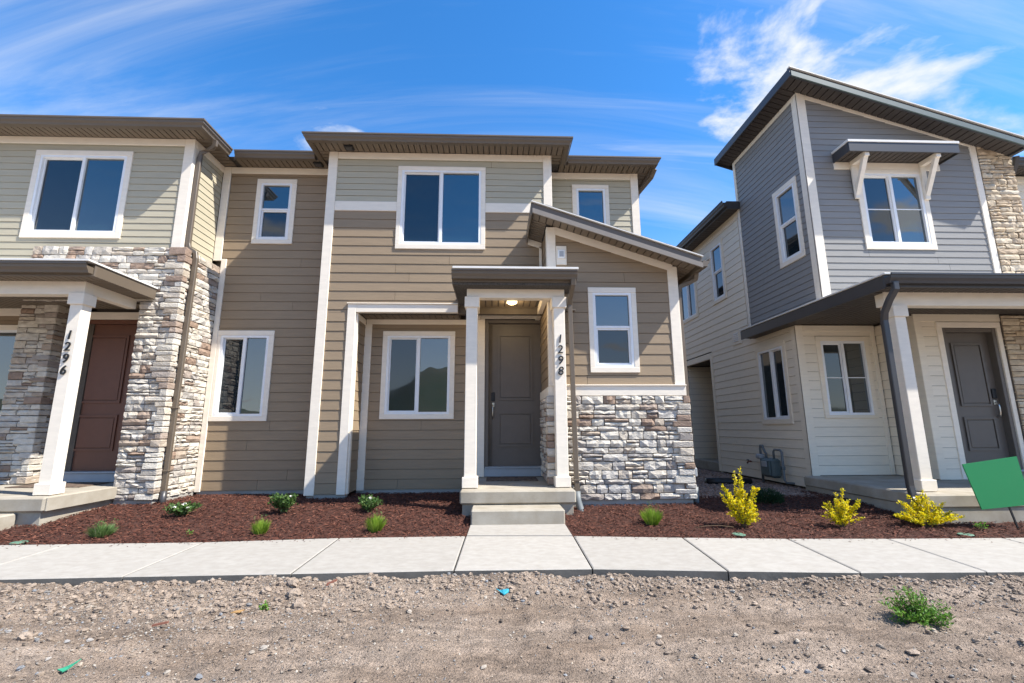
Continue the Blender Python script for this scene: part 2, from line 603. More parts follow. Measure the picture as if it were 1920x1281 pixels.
def window(house, fr, tr, fm, kind='slider', tm=None, label=None, grid=False):
    tm = tm or M['trim']
    u0, u1, z0, z1 = tr
    a0, a1, b0, b1 = fm
    w = mk('window', *ring(fr, a0, a1, b0, b1, .038, -.05, .024), M['vinyl'], house)
    if label:
        w['label'] = label
    t = .030
    wbox('casing', fr, u0, u1, b1 + .001, z1, -.004, t, tm, w)
    wbox('casing', fr, u0, u1, z0, b0 - .001, -.004, t, tm, w)
    wbox('casing', fr, u0, a0 - .001, b0, b1, -.004, t - .002, tm, w)
    wbox('casing', fr, a1 + .001, u1, b0, b1, -.004, t - .002, tm, w)
    i0, i1, j0, j1 = a0 + .038, a1 - .038, b0 + .038, b1 - .038
    def pane(x0, x1, y0, y1, d, m):
        return mk('pane', *box8(fr, x0, x1, y0, y1, d - .006, d), m, w)
    if kind == 'slider':
        mid = (i0 + i1) / 2
        mk('mullion', *box8(fr, mid - .024, mid + .024, j0, j1, -.045, .014), M['vinyl'], w)
        mk('sash', *ring(fr, i0, mid - .024, j0, j1, .022, -.045, -.012), M['vinyl'], w)
        pane(i0 + .022, mid - .046, j0 + .022, j1 - .022, -.03, M['screen'])
        pane(mid + .024, i1, j0, j1, -.016, M['glass'])
        if grid:
            zc = j0 + (j1 - j0) * .5
            mk('muntin', *box8(fr, i0 + .022, mid - .046, zc - .008, zc + .008, -.030, -.022), M['vinyl'], w)
            mk('muntin', *box8(fr, mid + .024, i1, zc - .008, zc + .008, -.016, -.008), M['vinyl'], w)
    elif kind == 'hung':
        mid = (j0 + j1) / 2
        mk('sash', *ring(fr, i0, i1, j0, mid + .02, .026, -.045, -.006), M['vinyl'], w)
        mk('meeting_rail', *box8(fr, i0, i1, mid + .02, mid + .055, -.045, .008), M['vinyl'], w)
        pane(i0 + .026, i1 - .026, j0 + .026, mid - .006, -.03, M['screen'])
        pane(i0, i1, mid + .055, j1, -.014, M['glass'])
    else:
        pane(i0, i1, j0, j1, -.016, M['glass'])
    return w


def extrude_profile(name, prof, path, m, parent):
    """prof: list of (out, z); path: list of (origin, outdir) stations already mitred; closed profile"""
    v, f = [], []
    n = len(prof)
    for P, o in path:
        for a, z in prof:
            v.append(Vector(P) + Vector(o) * a + Vector((0, 0, z)))
    for k in range(len(path) - 1):
        for i in range(n):
            j = (i + 1) % n
            f.append((k * n + i, k * n + j, (k + 1) * n + j, (k + 1) * n + i))
    f.append(tuple(range(n)))
    f.append(tuple(reversed(range((len(path) - 1) * n, len(path) * n))))
    o = mk(name, v, f, m, parent)
    bm_fix(o.data)
    return o


def bm_fix(me):
    import bmesh
    b = bmesh.new()
    b.from_mesh(me)
    bmesh.ops.recalc_face_normals(b, faces=b.faces)
    b.to_mesh(me)
    b.free()


GUT = [(0, 0), (.066, 0), (.074, .028), (.098, .062), (.104, .098), (.118, .100), (.118, .124), (.100, .124), (.094, .084), (.0, .084)]


def gutter(parent, pts, outs, z, m, name='gutter', s=1.0):
    return extrude_profile(name, [(a * s, b * s) for a, b in GUT], [((x, y, z), o) for (x, y), o in zip(pts, outs)], m, parent)


def sweep(name, path, w, t, m, parent, n=4):
    """tube of rectangular (n=4) or round section"""
    pts = [Vector(p) for p in path]
    v, f = [], []
    up0 = None
    for i, p in enumerate(pts):
        d = (pts[min(i + 1, len(pts) - 1)] - pts[max(i - 1, 0)]).normalized()
        ref = Vector((1, 0, 0)) if abs(d.x) < .8 else Vector((0, 1, 0))
        s = d.cross(ref).normalized()
        u = s.cross(d).normalized()
        if n == 4:
            ring_ = [(u * a * w / 2 + s * b * t / 2) for a, b in ((-1, -.7), (-.8, -1), (.8, -1), (1, -.7), (1, .7), (.8, 1), (-.8, 1), (-1, .7))]
        else:
            ring_ = [(u * math.cos(2 * math.pi * k / n) * w / 2 + s * math.sin(2 * math.pi * k / n) * t / 2) for k in range(n)]
        v += [p + q for q in ring_]
    k = len(ring_)
    for i in range(len(pts) - 1):
        for j in range(k):
            f.append((i * k + j, i * k + (j + 1) % k, (i + 1) * k + (j + 1) % k, (i + 1) * k + j))
    f.append(tuple(range(k)))
    f.append(tuple(reversed(range((len(pts) - 1) * k, len(pts) * k))))
    o = mk(name, v, f, m, parent, smooth=(n > 4))
    bm_fix(o.data)
    return o


def soffit(parent, x0, x1, y0, y1, z, m, run='Y', w=.1, slope=0.0):
    """slats with grooves between them; run = direction the slats run; slope = dz/dx"""
    sh = {}
    if run == 'Y':
        n = max(1, round((x1 - x0) / w))
        ww = (x1 - x0) / n
        h = (ww - .016) / 2
        v = [(sx_ * h, sy_ * (y1 - y0) / 2, (0 if sz_ < 0 else .022) + slope * sx_ * h) for sz_ in (-1, 1) for sy_ in (-1, 1) for sx_ in (-1, 1)]
        me = mesh('soffit_slat', v, fixn(v, QF), m)
        for i in range(n):
            xc = x0 + ww * (i + .5)
            inst('soffit_slat', me, (xc, (y0 + y1) / 2, z + slope * (xc - x0)), parent)
    else:
        n = max(1, round((y1 - y0) / w))
        ww = (y1 - y0) / n
        h = (ww - .016) / 2
        v = [(sx_ * (x1 - x0) / 2, sy_ * h, (0 if sz_ < 0 else .022) + slope * sx_ * (x1 - x0) / 2) for sz_ in (-1, 1) for sy_ in (-1, 1) for sx_ in (-1, 1)]
        me = mesh('soffit_slat', v, fixn(v, QF), m)
        for i in range(n):
            inst('soffit_slat', me, ((x0 + x1) / 2, y0 + ww * (i + .5), z + slope * (x1 - x0) / 2), parent)


def stone_mesh(w, h, dep, rg):
    """rough split-face stone: front grid with worn rim, sides to the wall; local u,z,d"""
    nu, nz = (5 if w > .16 else 4), 3
    v, f = [], []
    sk = [rg.uniform(-.006, .006) for _ in range(4)]
    off = rg.uniform(0, 99)
    for j in range(nz):
        for i in range(nu):
            a, b = i / (nu - 1), j / (nz - 1)
            edge = (i in (0, nu - 1)) + (j in (0, nz - 1))
            u = (a - .5) * w + (rg.uniform(-.1, .1) * w / nu if 0 < i < nu - 1 else rg.uniform(-.004, .002) * (1 if i else -1))
            z = (b - .5) * h + (rg.uniform(-.12, .12) * h / nz if 0 < j < nz - 1 else rg.uniform(-.005, .002) * (1 if j else -1))
            d = dep * (rg.uniform(.62, 1.12) if edge == 0 else rg.uniform(.55, .92) if edge == 1 else rg.uniform(.45, .68))
            v.append((u, z, d))
    for j in range(nz - 1):
        for i in range(nu - 1):
            q = j * nu + i
            if rg.random() < .5:
                f += [(q, q + 1, q + nu + 1), (q, q + nu + 1, q + nu)]
            else:
                f += [(q, q + 1, q + nu), (q + 1, q + nu + 1, q + nu)]
    per = [i for i in range(nu)] + [j * nu + nu - 1 for j in range(1, nz)] + [(nz - 1) * nu + i for i in range(nu - 2, -1, -1)] + [j * nu for j in range(nz - 2, 0, -1)]
    base = len(v)
    for k in per:
        u, z, d = v[k]
        v.append((u, z, -.01))
    n = len(per)
    for i in range(n):
        a, b = per[i], per[(i + 1) % n]
        f.append((b, a, base + i, base + (i + 1) % n))
    return v, f


def ashlar(u0, u1, z0, z1, rg, ztop=None):
    """random ledgestone rectangles filling the area"""
    out = []
    z = z0
    while z < z1 - .02:
        h = min(rg.choice((.07, .085, .095, .105, .12)), z1 - z)
        if z1 - z - h < .045:
            h = z1 - z
        u = u0
        while u < u1 - .01:
            w = rg.uniform(.13, .36)
            if u1 - u - w < .09:
                w = u1 - u
            if w > .42:
                w = w / 2
            if h > .09 and w > .15 and rg.random() < .38:
                k = rg.uniform(.42, .58)
                out.append((u, u + w, z, z + h * k))
                out.append((u, u + w, z + h * k, z + h))
            else:
                out.append((u, u + w, z, z + h))
            u += w
        z += h
    return out


def stonework(house, fr, rects, m, rg, dep=.05, name='stone_veneer', clip=None):
    part = None
    for (u0, u1, z0, z1) in rects:
        v, f = box8(fr, u0 + .004, u1 - .004, z0 + .004, z1 - .004, -.05, dep * .30)
        part = mk(name, v, f, M['mortar'], house)
        for a, b, c, d in ashlar(u0, u1, z0, z1, rg):
            if clip:
                top = clip((a + b) / 2)
                if c > top - .03:
                    continue
                d = min(d, top)
            g = .005
            sv, sf = stone_mesh(b - a - 2 * g, d - c - 2 * g, dep * rg.uniform(.85, 1.15), rg)
            pv = [fr.p((a + b) / 2 + p[0], (c + d) / 2 + p[1], p[2]) for p in sv]
            if fr.T.cross(Vector((0, 0, 1))).dot(fr.N) < 0:
                sf = [tuple(reversed(q)) for q in sf]
            mk('stone', pv, sf, m, part)
    return part


def quoins(part, X, Y, sx_, z0, z1, m, rg, out=.012, top=None):
    """stones wrapping an outside corner at (X,Y); the side faces sx_*X, the front faces -Y"""
    z = z0
    while z < z1 - .03:
        h = min(rg.choice((.07, .085, .095, .11)), z1 - z)
        if z1 - z - h < .05:
            h = z1 - z
        a, b = (rg.uniform(.16, .30), rg.uniform(.08, .14))
        if rg.random() < .5:
            a, b = b, min(a, .26)
        e = out * rg.uniform(.5, 1.3)
        xo, yo = X + sx_ * e, Y - e
        v, f = cham((min(xo, X - sx_ * a), yo, z + .005), (max(xo, X - sx_ * a), Y + b, z + h - .005), .009)
        v = [Vector(p) + Vector((rg.uniform(-.006, .006), rg.uniform(-.006, .006), rg.uniform(-.004, .004))) for p in v]
        mk('stone', v, f, m, part)
        z += h


def door(house, fr, u0, u1, z0, z1, m, hinge=1, panels=None, label=None, kick=.16):
    """slab door with two recessed panels in a dark jamb; u0..z1 is the slab"""
    v, f = box8(fr, u0, u1, z0, z1, -.13, -.09)
    d = mk('door', v, f, m, house)
    if label:
        d['label'] = label
    jw = .065
    wbox('door_jamb', fr, u0 - jw, u0 - .004, z0, z1 + jw, -.13, .006, m, d)
    wbox('door_jamb', fr, u1 + .004, u1 + jw, z0, z1 + jw, -.13, .006, m, d)
    wbox('door_jamb', fr, u0 - .003, u1 + .003, z1 + .004, z1 + jw, -.13, .004, m, d)
    pw = (u1 - u0)
    for (a, b) in ((.335, .925), (.09, .375)) if panels is None else panels:
        pa, pb = z0 + (z1 - z0) * a, z0 + (z1 - z0) * b
        pa = z0 + (z1 - z0) * (.45 if a > .3 else .13)
        pb = z0 + (z1 - z0) * (.925 if a > .3 else .37)
        q0, q1 = u0 + pw * .165, u1 - pw * .20 if False else u1 - pw * .165
        mk('door_moulding', *ring(fr, q0, q1, pa, pb, .034, -.0905, -.070), m, d)
        wbox('door_panel', fr, q0 + .05, q1 - .05, pa + .05, pb - .05, -.0905, -.076, m, d, b=.012)
    wbox('threshold', fr, u0 - .06, u1 + .06, z0 - .03, z0 - .002, -.12, .03, M['plastic'], d)
    hu = u0 + .07 if hinge > 0 else u1 - .07
    zc = z0 + .98
    wbox('keypad_lock', fr, hu - .036, hu + .036, zc + .10, zc + .25, -.0905, -.065, M['dark'], d, b=.008)
    sweep('door_handle', [fr.p(hu, zc + .04, -.09), fr.p(hu, zc + .03, -.045), fr.p(hu, zc - .03, -.035), fr.p(hu, zc - .12, -.035), fr.p(hu, zc - .18, -.045), fr.p(hu, zc - .19, -.09)],
          .022, .022, M['steel'], d, n=8)
    wbox('handle_plate', fr, hu - .028, hu + .028, zc + .0, zc + .075, -.0905, -.075, M['steel'], d, b=.008)
    return d


def post(house, x0, x1, y0, y1, z0, z1, digits=None):
    o = cbox('porch_post', x0, x1, y0, y1, z0 + .14, z1 - .13, M['trim'], house, .006)
    e = .024
    cbox('post_base', x0 - e, x1 + e, y0 - e, y1 + e, z0 + .008, z0 + .145, M['trim'], o, .005)
    cbox('post_cap', x0 - e, x1 + e, y0 - e, y1 + e, z1 - .155, z1, M['trim'], o, .005)
    if digits:
        z = digits[1]
        for ch in digits[0]:
            cu = bpy.data.curves.new('digit', 'FONT')
            cu.body = ch
            cu.size = .165
            cu.extrude = .006
            cu.offset = .001
            cu.shear = .12
            cu.align_x = 'CENTER'
            to = bpy.data.objects.new('tmp', cu)
            COL.objects.link(to)
            bpy.context.view_layer.update()
            me = bpy.data.meshes.new_from_object(to.evaluated_get(bpy.context.evaluated_depsgraph_get()))
            bpy.data.objects.remove(to)
            me.materials.clear()
            me.materials.append(M['dark'])
            me.transform(Matrix.Rotation(R(90), 4, 'X'))
            inst('digit', me, ((x0 + x1) / 2 + digits[2], y0 - .012, z), o)
            z -= .153
    return o


def frustum(x0, x1, y0, y1, z0, z1, ins):
    v = [(x, y, z) for z, i in ((z0, 0), (z1, ins)) for y in (y0 + i, y1 - i) for x in (x0 + i, x1 - i)]
    return v, fixn(v, QF)


# ------------------------------------------------------------------ the ground
def nz(x, y, s=1.0, o=0.0):
    return noise.noise(Vector((x * s + o, y * s - o, o * .37)))


def grade(x, y):
    """finished grade of the planting beds"""
    yf = edge_far(x)
    t = max(0, min(1, (y - yf) / 2.0))
    return -.012 + .13 * (t * t * (3 - 2 * t)) ** .8


FAR = [(-12, 5.15), (-5.7, 5.16), (-4.35, 5.17), (-3.003, 5.177), (-1.662, 5.29), (-.315, 5.31), (.85, 5.25), (1.994, 5.115), (3.062, 5.009), (4.091, 4.954), (5.3, 4.925), (6.5, 4.90), (12, 4.8)]
NEAR = [(-12.2, 4.15), (-5.8, 4.17), (-4.43, 4.19), (-3.076, 4.218), (-1.71, 4.231), (-.348, 4.252), (.845, 4.238), (1.977, 4.121), (3.052, 4.024), (4.112, 3.99), (5.35, 3.95), (6.6, 3.92), (12.2, 3.8)]


def interp(T, x):
    for (a, b), (c, d) in zip(T, T[1:]):
        if a <= x <= c:
            return b + (d - b) * (x - a) / (c - a)
    return T[0][1] if x < T[0][0] else T[-1][1]


def edge_far(x):
    return interp(FAR, x)


def dirt_z(x, y):
    yn = interp(NEAR, x)
    if y > yn:
        return -.22
    d = yn - y
    near_ = math.exp(-((d - .10) / .24) ** 2)
    z = -.150 + near_ * (.050 + .060 * max(0, nz(x, y, 1.1, 3.3)) + .035 * nz(x, y, 5, 1.2))
    z += .022 * nz(x, y, .7, 9) + .016 * nz(x, y, 2.6, 5) + .011 * nz(x, y, 8, 2)
    if d > .40:
        k = min(1, (d - .40) / .2)
        rut = math.sin((y + .10 * x * .3 + .22 * nz(x, 0, .5, 4) + .03 * nz(x, y, 3, 4)) * 11)
        z += k * .021 * rut * (.5 + nz(x, y, .6, 12))
        z += k * .050 * max(0, nz(x * .5, y * 1.6, 3.2, 7) - .12)
        z += k * (.026 + .04 * max(0, nz(x, y, .9, 31))) * max(0, abs(nz(x, y, 6, 21)) - .16)
    return z + .009 * nz(x, y, 20, 6) + .007 * nz(x, y, 43, 8)


def axis(lo, hi, step, far):
    a = [lo + step * i for i in range(int((hi - lo) / step) + 1)]
    return [-f for f in reversed(far)] + a + list(far)


gx = [-9000, -2000, -500, -120, -40, -20, -12, -9, -7] + [-5.0 + .02 * i for i in range(511)] + [7, 9, 12, 20, 40, 120, 500, 2000, 9000]
gy = [-9000, -2000, -500, -120, -40, -15, -6, -2, 0, 1, 1.6, 2.0] + [2.2 + .018 * i for i in range(122)] + [4.5, 5, 8, 14, 25, 60, 200, 1000, 9000]
gv = [(x, y, dirt_z(x, y) if (-12 < x < 12 and 0 <= y < 4.45) else (-.16 if y < 4.2 else -.22)) for y in gy for x in gx]
nx = len(gx)
gf = [(j * nx + i, j * nx + i + 1, (j + 1) * nx + i + 1, (j + 1) * nx + i) for j in range(len(gy) - 1) for i in range(nx - 1)]
ground = struct(mk('ground', gv, gf, M['dirt'], None, True))

# the sidewalk, slab by slab
sw = bpy.data.objects.new('sidewalk', None)
link(sw, None, (0, 4.7, -.1))
struct(sw)
for (a, b), (c, d) in zip(zip(FAR, FAR[1:]), zip(NEAR, NEAR[1:])):
    g = .006
    v = []
    for z0, z1, ins in ((-.20, -.20, 0), (-.052, -.006, 0), (-.045, 0, .010)):
        v += [(c[0] + g + ins, c[1] + ins, z0), (d[0] - g - ins, d[1] + ins, z0), (b[0] - g - ins, b[1] - ins, z1), (a[0] + g + ins, a[1] - ins, z1)]
    f = [(3, 2, 1, 0), (8, 9, 10, 11)]
    for k in (0, 4):
        f += [(k + i, k + (i + 1) % 4, k + 4 + (i + 1) % 4, k + 4 + i) for i in range(4)]
    o = mk('concrete_slab', v, f, M['walk'], sw)
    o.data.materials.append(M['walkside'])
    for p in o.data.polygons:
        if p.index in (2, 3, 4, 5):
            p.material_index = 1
v = [(-.30, 5.325, -.2), (.84, 5.265, -.2), (.84, 5.80, -.2), (-.285, 5.80, -.2), (-.30, 5.325, .002), (.84, 5.265, .002), (.84, 5.80, .018), (-.285, 5.80, .018)]
mk('concrete_slab', v, [(0, 3, 2, 1), (4, 5, 6, 7), (0, 1, 5, 4), (1, 2, 6, 5), (2, 3, 7, 6), (3, 0, 4, 7)], M['walk'], sw)


def chips(name, n, pick, size, m, rg, flat=.25, el=(1.6, 5), parent=None, lift=.004, sides=4):
    """n loose pieces as one object: bipyramids stretched along a random direction"""
    V, F_ = [], []
    for _ in range(n):
        q = pick(rg)
        if q is None:
            continue
        x, y, z = q
        s = size(rg)
        e = rg.uniform(*el)
        a = rg.uniform(0, 6.283)
        t = rg.uniform(-.45, .45) if el[1] > 2 else rg.uniform(-.3, .3)
        u = Vector((math.cos(a) * math.cos(t), math.sin(a) * math.cos(t), math.sin(t)))
        w = Vector((-math.sin(a), math.cos(a), rg.uniform(-.4, .4))).normalized()
        up = u.cross(w).normalized()
        c = Vector((x, y, z + lift + s * flat * .4))
        b = len(V)
        if sides == 4:
            j = lambda: rg.uniform(.7, 1.3)
            V += [tuple(c + p) for p in (u * s * e * .5 * j(), w * s * .5 * j(), -u * s * e * .5 * j(), -w * s * .5 * j(), up * s * flat * j() + u * s * rg.uniform(-.3, .3), -up * s * flat * j())]
            F_ += [(b, b + 1, b + 4), (b + 1, b + 2, b + 4), (b + 2, b + 3, b + 4), (b + 3, b, b + 4), (b + 1, b, b + 5), (b + 2, b + 1, b + 5), (b + 3, b + 2, b + 5), (b, b + 3, b + 5)]
        else:
            k = 6
            for lv, rr in ((-.55, .75), (.25, 1.0), (.7, .62)):
                for i in range(k):
                    an = 6.283 * i / k + lv
                    j = rg.uniform(.75, 1.2)
                    V.append(tuple(c + u * math.cos(an) * s * e * .5 * rr * j + w * math.sin(an) * s * .5 * rr * j + up * s * flat * 1.4 * lv * rg.uniform(.8, 1.2)))
            for lv in (0, 1):
                for i in range(k):
                    F_.append((b + lv * k + i, b + lv * k + (i + 1) % k, b + (lv + 1) * k + (i + 1) % k, b + (lv + 1) * k + i))
            F_.append(tuple(b + 2 * k + i for i in range(k)))
    o = mk(name, V, F_, m, parent)
    return struct(o, 'stuff')


rg = random.Random(5)


def bed(name, poly_x, y1f, m, step=.06, amp=.012):
    """bed surface from the sidewalk edge to y1f(x)"""
    n = int((poly_x[1] - poly_x[0]) / step)
    ny = 30
    v, f = [], []
    for j in range(ny + 1):
        for i in range(n + 1):
            x = poly_x[0] + (poly_x[1] - poly_x[0]) * i / n
            ya, yb = edge_far(x) + .01, y1f(x)
            y = ya + (yb - ya) * j / ny
            v.append((x, y, grade(x, y) - .008 + amp * nz(x, y, 7, 3) + amp * .5 * nz(x, y, 17, 5)))
    for j in range(ny):
        for i in range(n):
            k = j * (n + 1) + i
            f.append((k, k + 1, k + n + 2, k + n + 1))
    return struct(mk(name, v, f, m, None))


bed('mulch_bed', (-9, -.29), lambda x: 8.0, M['mulch'])
RB = lambda x: 7.15 if x < 4.9 else 7.6
bed('mulch_bed', (.83, 10.5), RB, M['mulch'])
gp = struct(mk('gravel_strip', [(2.6, 7.1, .105), (5.4, 7.1, .105), (5.4, 20, .13), (2.6, 20, .13)], [(0, 1, 2, 3)], M['redgravel'], None))


def pick_left(r):
    x = r.uniform(-7.2, -.30)
    y = r.uniform(edge_far(x) + .015, 7.85)
    if y > 5.75 and x > -.45 and False:
        return None
    return x, y, grade(x, y) + .004


def pick_right(r):
    x = r.uniform(.86, 7.0)
    y = r.uniform(edge_far(x) + .015, RB(x) + .05 * r.random())
    return x, y, grade(x, y) + .004


chips('mulch_chips', 23000, pick_left, lambda r: r.uniform(.008, .017), M['chip'], rg, .28, (1.8, 5.5))
chips('mulch_chips', 17000, pick_right, lambda r: r.uniform(.008, .017), M['chip'], rg, .28, (1.8, 5.5))
def pick_spill(r):
    x = r.choice((r.uniform(-6, -.32), r.uniform(.86, 6)))
    y = edge_far(x) - abs(r.gauss(0, .06))
    return x, y, .002 - .04 * (edge_far(x) - y)


chips('mulch_chips', 320, pick_spill, lambda r: r.uniform(.005, .011), M['chip'], rg, .2, (1.5, 4), lift=.001)
chips('gravel', 5200, lambda r: (r.uniform(2.8, 5.25), r.choice((r.uniform(7.05, 9.5), r.uniform(7.05, 13))), .105), lambda r: r.uniform(.025, .055), M['redgravel'], rg, .3, (.8, 1.5))


def pick_dirt(r):
    for _ in range(12):
        x, y = r.uniform(-4.6, 4.9), 2.3 + 2.1 * r.random() ** .75
        yn = interp(NEAR, x)
        if y > yn - .01:
            continue
        d = yn - y
        p = .12 + .95 * math.exp(-(d / .33) ** 2)
        if x < -.2:
            p += .75 * math.exp(-((x + 2.3) / 1.6) ** 2) * math.exp(-((y - 3.6) / .62) ** 2)
        p += .55 * max(0, nz(x, y, 1.3, 11)) + (.3 * (.5 + nz(x, y, 2.2, 17)) if y < 2.95 else 0)
        if r.random() < p:
            return x, y, dirt_z(x, y)
    return None


chips('gravel', 30000, pick_dirt, lambda r: .004 + .014 * r.random() ** 2.6, M['pebble'], rg, .36, (.8, 1.5), lift=.001)
chips('gravel', 1000, pick_dirt, lambda r: .015 + .024 * r.random() ** 2, M['pebble'], rg, .34, (.8, 1.5), lift=.0, sides=6)
chips('dirt_clods', 2600, lambda r: (lambda q: q if q and interp(NEAR, q[0]) - q[1] < .62 else None)(pick_dirt(r)), lambda r: r.uniform(.016, .05), M['rock'], rg, .34, (.8, 1.4), lift=-.004, sides=6)


def rock(x, y, s, label, m=None, flat=.6):
    r = random.Random(int(x * 991 + y * 77))
    v, f = [], []
    nu, nv = 10, 6
    for j in range(nv + 1):
        th = math.pi * j / nv
        for i in range(nu):
            ph = 6.283 * i / nu
            d = Vector((math.sin(th) * math.cos(ph), math.sin(th) * math.sin(ph), math.cos(th)))
            k = s * (1 + .38 * noise.noise(d * 1.7 + Vector((x * 7, y * 5, 0))) + .16 * noise.noise(d * 5 + Vector((x, y, 3))))
            v.append((x + d.x * k, y + d.y * k * .8, dirt_z(x, y) + s * flat * .55 + d.z * k * flat))
    for j in range(nv):
        for i in range(nu):
            f.append((j * nu + i, (j + 1) * nu + i, (j + 1) * nu + (i + 1) % nu, j * nu + (i + 1) % nu))
    return tag(mk('rock', v, f, m or M['rock'], None), label, 'rock', 'rocks lying on the dirt')


rock(-1.55, 3.92, .058, 'pale upright rock, largest of the cluster of three by the sidewalk')
rock(-1.43, 3.72, .055, 'rough grey rock nearest the camera in the cluster of three')
rock(-1.79, 3.98, .042, 'small brown rock at the left of the cluster of three')
rock(-1.62, 4.06, .05, 'dirt crusted rock behind the cluster, touching the sidewalk edge')
rock(-2.95, 3.30, .045, 'flat pale rock lying alone at the far left of the dirt')
rock(-1.02, 3.42, .026, 'small pale stone alone below the rock cluster')
rock(-.36, 3.99, .026, 'rounded brown stone in the gravel in front of the steps', flat=.7)
rock(1.99, 4.06, .035, 'pale stone against the sidewalk edge below a joint')
rock(2.42, 2.86, .035, 'flat grey stone at the bottom right of the dirt', flat=.3)
rock(.98, 2.98, .024, 'small tan stone in the middle of the bare dirt')


def scrap(name, pts, x, y, m, label, cat, t=.006):
    r = dirt_z(x, y) + .02
    top = [Vector((x + a * .75, y + b * .75, r + c)) for a, b, c in pts]
    n = len(pts)
    v = top + [p - Vector((0, 0, t)) for p in top]
    f = [tuple(range(n)), tuple(reversed(range(n, 2 * n)))] + [(i, n + i, n + (i + 1) % n, (i + 1) % n) for i in range(n)]
    o = mk(name, v, f, m, None)
    bm_fix(o.data)
    return tag(o, label, cat)


scrap('plastic_scrap', [(-.075, .07, .01), (-.03, .045, .0), (.0, .03, .008), (.055, .04, .012), (.075, .02, .0), (.01, -.06, -.006)], .066, 3.91, M['teal'], 'turquoise plastic scrap on the dirt in front of the steps', 'litter')
scrap('plastic_scrap', [(-.05, -.02, .0), (.0, -.035, -.006), (.02, -.01, .0), (.07, .03, .035), (.05, .01, .02), (.0, .0, .004)], -2.36, 2.92, M['aqua'], 'mint green plastic scrap at the bottom left of the dirt', 'litter')
scrap('wood_scrap', [(-.05, -.03, .0), (.03, -.02, .0), (.06, .02, .008), (-.01, .02, .004)], -1.84, 3.66, M['orange'], 'orange yellow scrap lying on the gravel left of the rocks', 'litter')
scrap('brick_scrap', [(-.045, -.01, .0), (.045, .02, .02), (.045, .05, .022), (-.045, .02, .0)], -1.32, 4.07, M['brickred'], 'red brown chip of brick beside the sidewalk edge', 'litter', .02)
scrap('wood_scrap', [(-.06, -.01, .0), (.06, .015, .012), (.06, .03, .012), (-.05, .012, .0)], -2.24, 3.46, M['brickred'], 'dark red brown sliver lying on the gravel at left', 'litter', .012)

# ------------------------------------------------------------------ townhouse 1298 (centre)
ZS, ZB = 5.85, .18                      # soffit height, bottom of siding
F_, RW, LW, GW = 7.33, 7.87, 7.05, 6.62
H = thing('townhouse', (-.9, 9, 0), 'brown and sage townhouse numbered 1298 with dark grey front door', 'townhouse')
f = front(F_)
big = (-1.675, -.175, 4.09, 5.595)
w = backing(H, f, -2.85, .96, 4.85, ZS)
siding(w, f, -2.85, .96, 4.93, ZS - .005, .112, M['light'], [big])
w = backing(H, f, -2.25, .96, 3.0, 4.84)
siding(w, f, -2.72, .96, 3.0, 4.77, .157, M['brown'], [big, (-2.39, .96, 2.9, 3.12)], phase=.11)
w = backing(H, f, -2.85, -2.25, ZB, 4.83)
siding(w, f, -2.72, -2.385, ZB, 3.0, .157, M['brown'], phase=.0)
window(H, f, big, (-1.605, -.25, 4.175, 5.525), label='large upper sliding window')
wbox('corner_board', f, -2.865, -2.715, ZB - .02, ZS - .002, -.15, .026, M['trim'], H)
wbox('corner_board', f, .825, .972, 3.3, ZS - .002, -.15, .026, M['trim'], H)
wbox('frieze_board', f, -2.714, .824, ZS - .125, ZS - .003, -.004, .022, M['trim'], H)
wbox('band_board', f, -2.714, -1.676, 4.762, 4.932, -.004, .023, M['trim'], H)
wbox('band_board', f, -.174, .824, 4.762, 4.932, -.004, .023, M['trim'], H)
# recess opening trim and its left return
wbox('corner_board', f, -2.385, -2.252, ZB - .01, 3.135, -.02, .026, M['trim'], H)
wbox('header_board', f, -2.251, -.61, 3.0, 3.135, -.13, .025, M['trim'], H)
wbox('header_cap', f, -2.40, -.61, 3.136, 3.152, -.01, .045, M['trim'], H)
s = sideR(-2.25)
w = backing(H, s, F_, RW, ZB, 3.0)
siding(w, s, F_ + .09, RW - .005, ZB, 3.0, .157, M['brown'])
wbox('corner_board', s, F_ + .021, F_ + .095, ZB - .01, 2.999, -.01, .024, M['trim'], H)
wbox('frieze_board', s, F_ + .096, RW - .03, 2.90, 2.998, -.004, .022, M['trim'], H)
# row wall: recess, door, left setback, right setback
r_ = front(RW)
rw = (-1.93, -.693, 1.30, 2.80)
w = backing(H, r_, -2.25, -.05, ZB, 3.15)
siding(w, r_, -2.13, -.30, ZB, 2.92, .157, M['brown'], [rw])
window(H, r_, rw, (-1.85, -.775, 1.381, 2.72), label='sliding window in the recess')
wbox('corner_board', r_, -2.245, -2.125, ZB - .02, 2.92, -.01, .024, M['trim'], H)
wbox('frieze_board', r_, -2.225, -.31, 2.921, 3.01, -.004, .022, M['trim'], H)
# door surround
backing(H, r_, -.30, .80, 3.02, 3.3)
backing(H, r_, -.30, -.18, .36, 3.05)
wbox('door_casing', r_, -.305, -.178, .36, 3.03, -.004, .026, M['trim'], H)
wbox('door_casing', r_, .845, .90, .36, 3.03, -.03, .026, M['trim'], H)
wbox('door_casing', r_, -.305, .80, 3.031, 3.125, -.004, .028, M['trim'], H)
wbox('frieze_board', r_, -.305, .80, 3.17, 3.26, -.004, .022, M['trim'], H)
wbox('kick_board', r_, -.178, .845, .362, .49, -.14, .012, M['plastic'], H)
door(H, r_, -.108, .80, .522, 2.955, M['doorgrey'], 1, label='dark grey two panel front door')
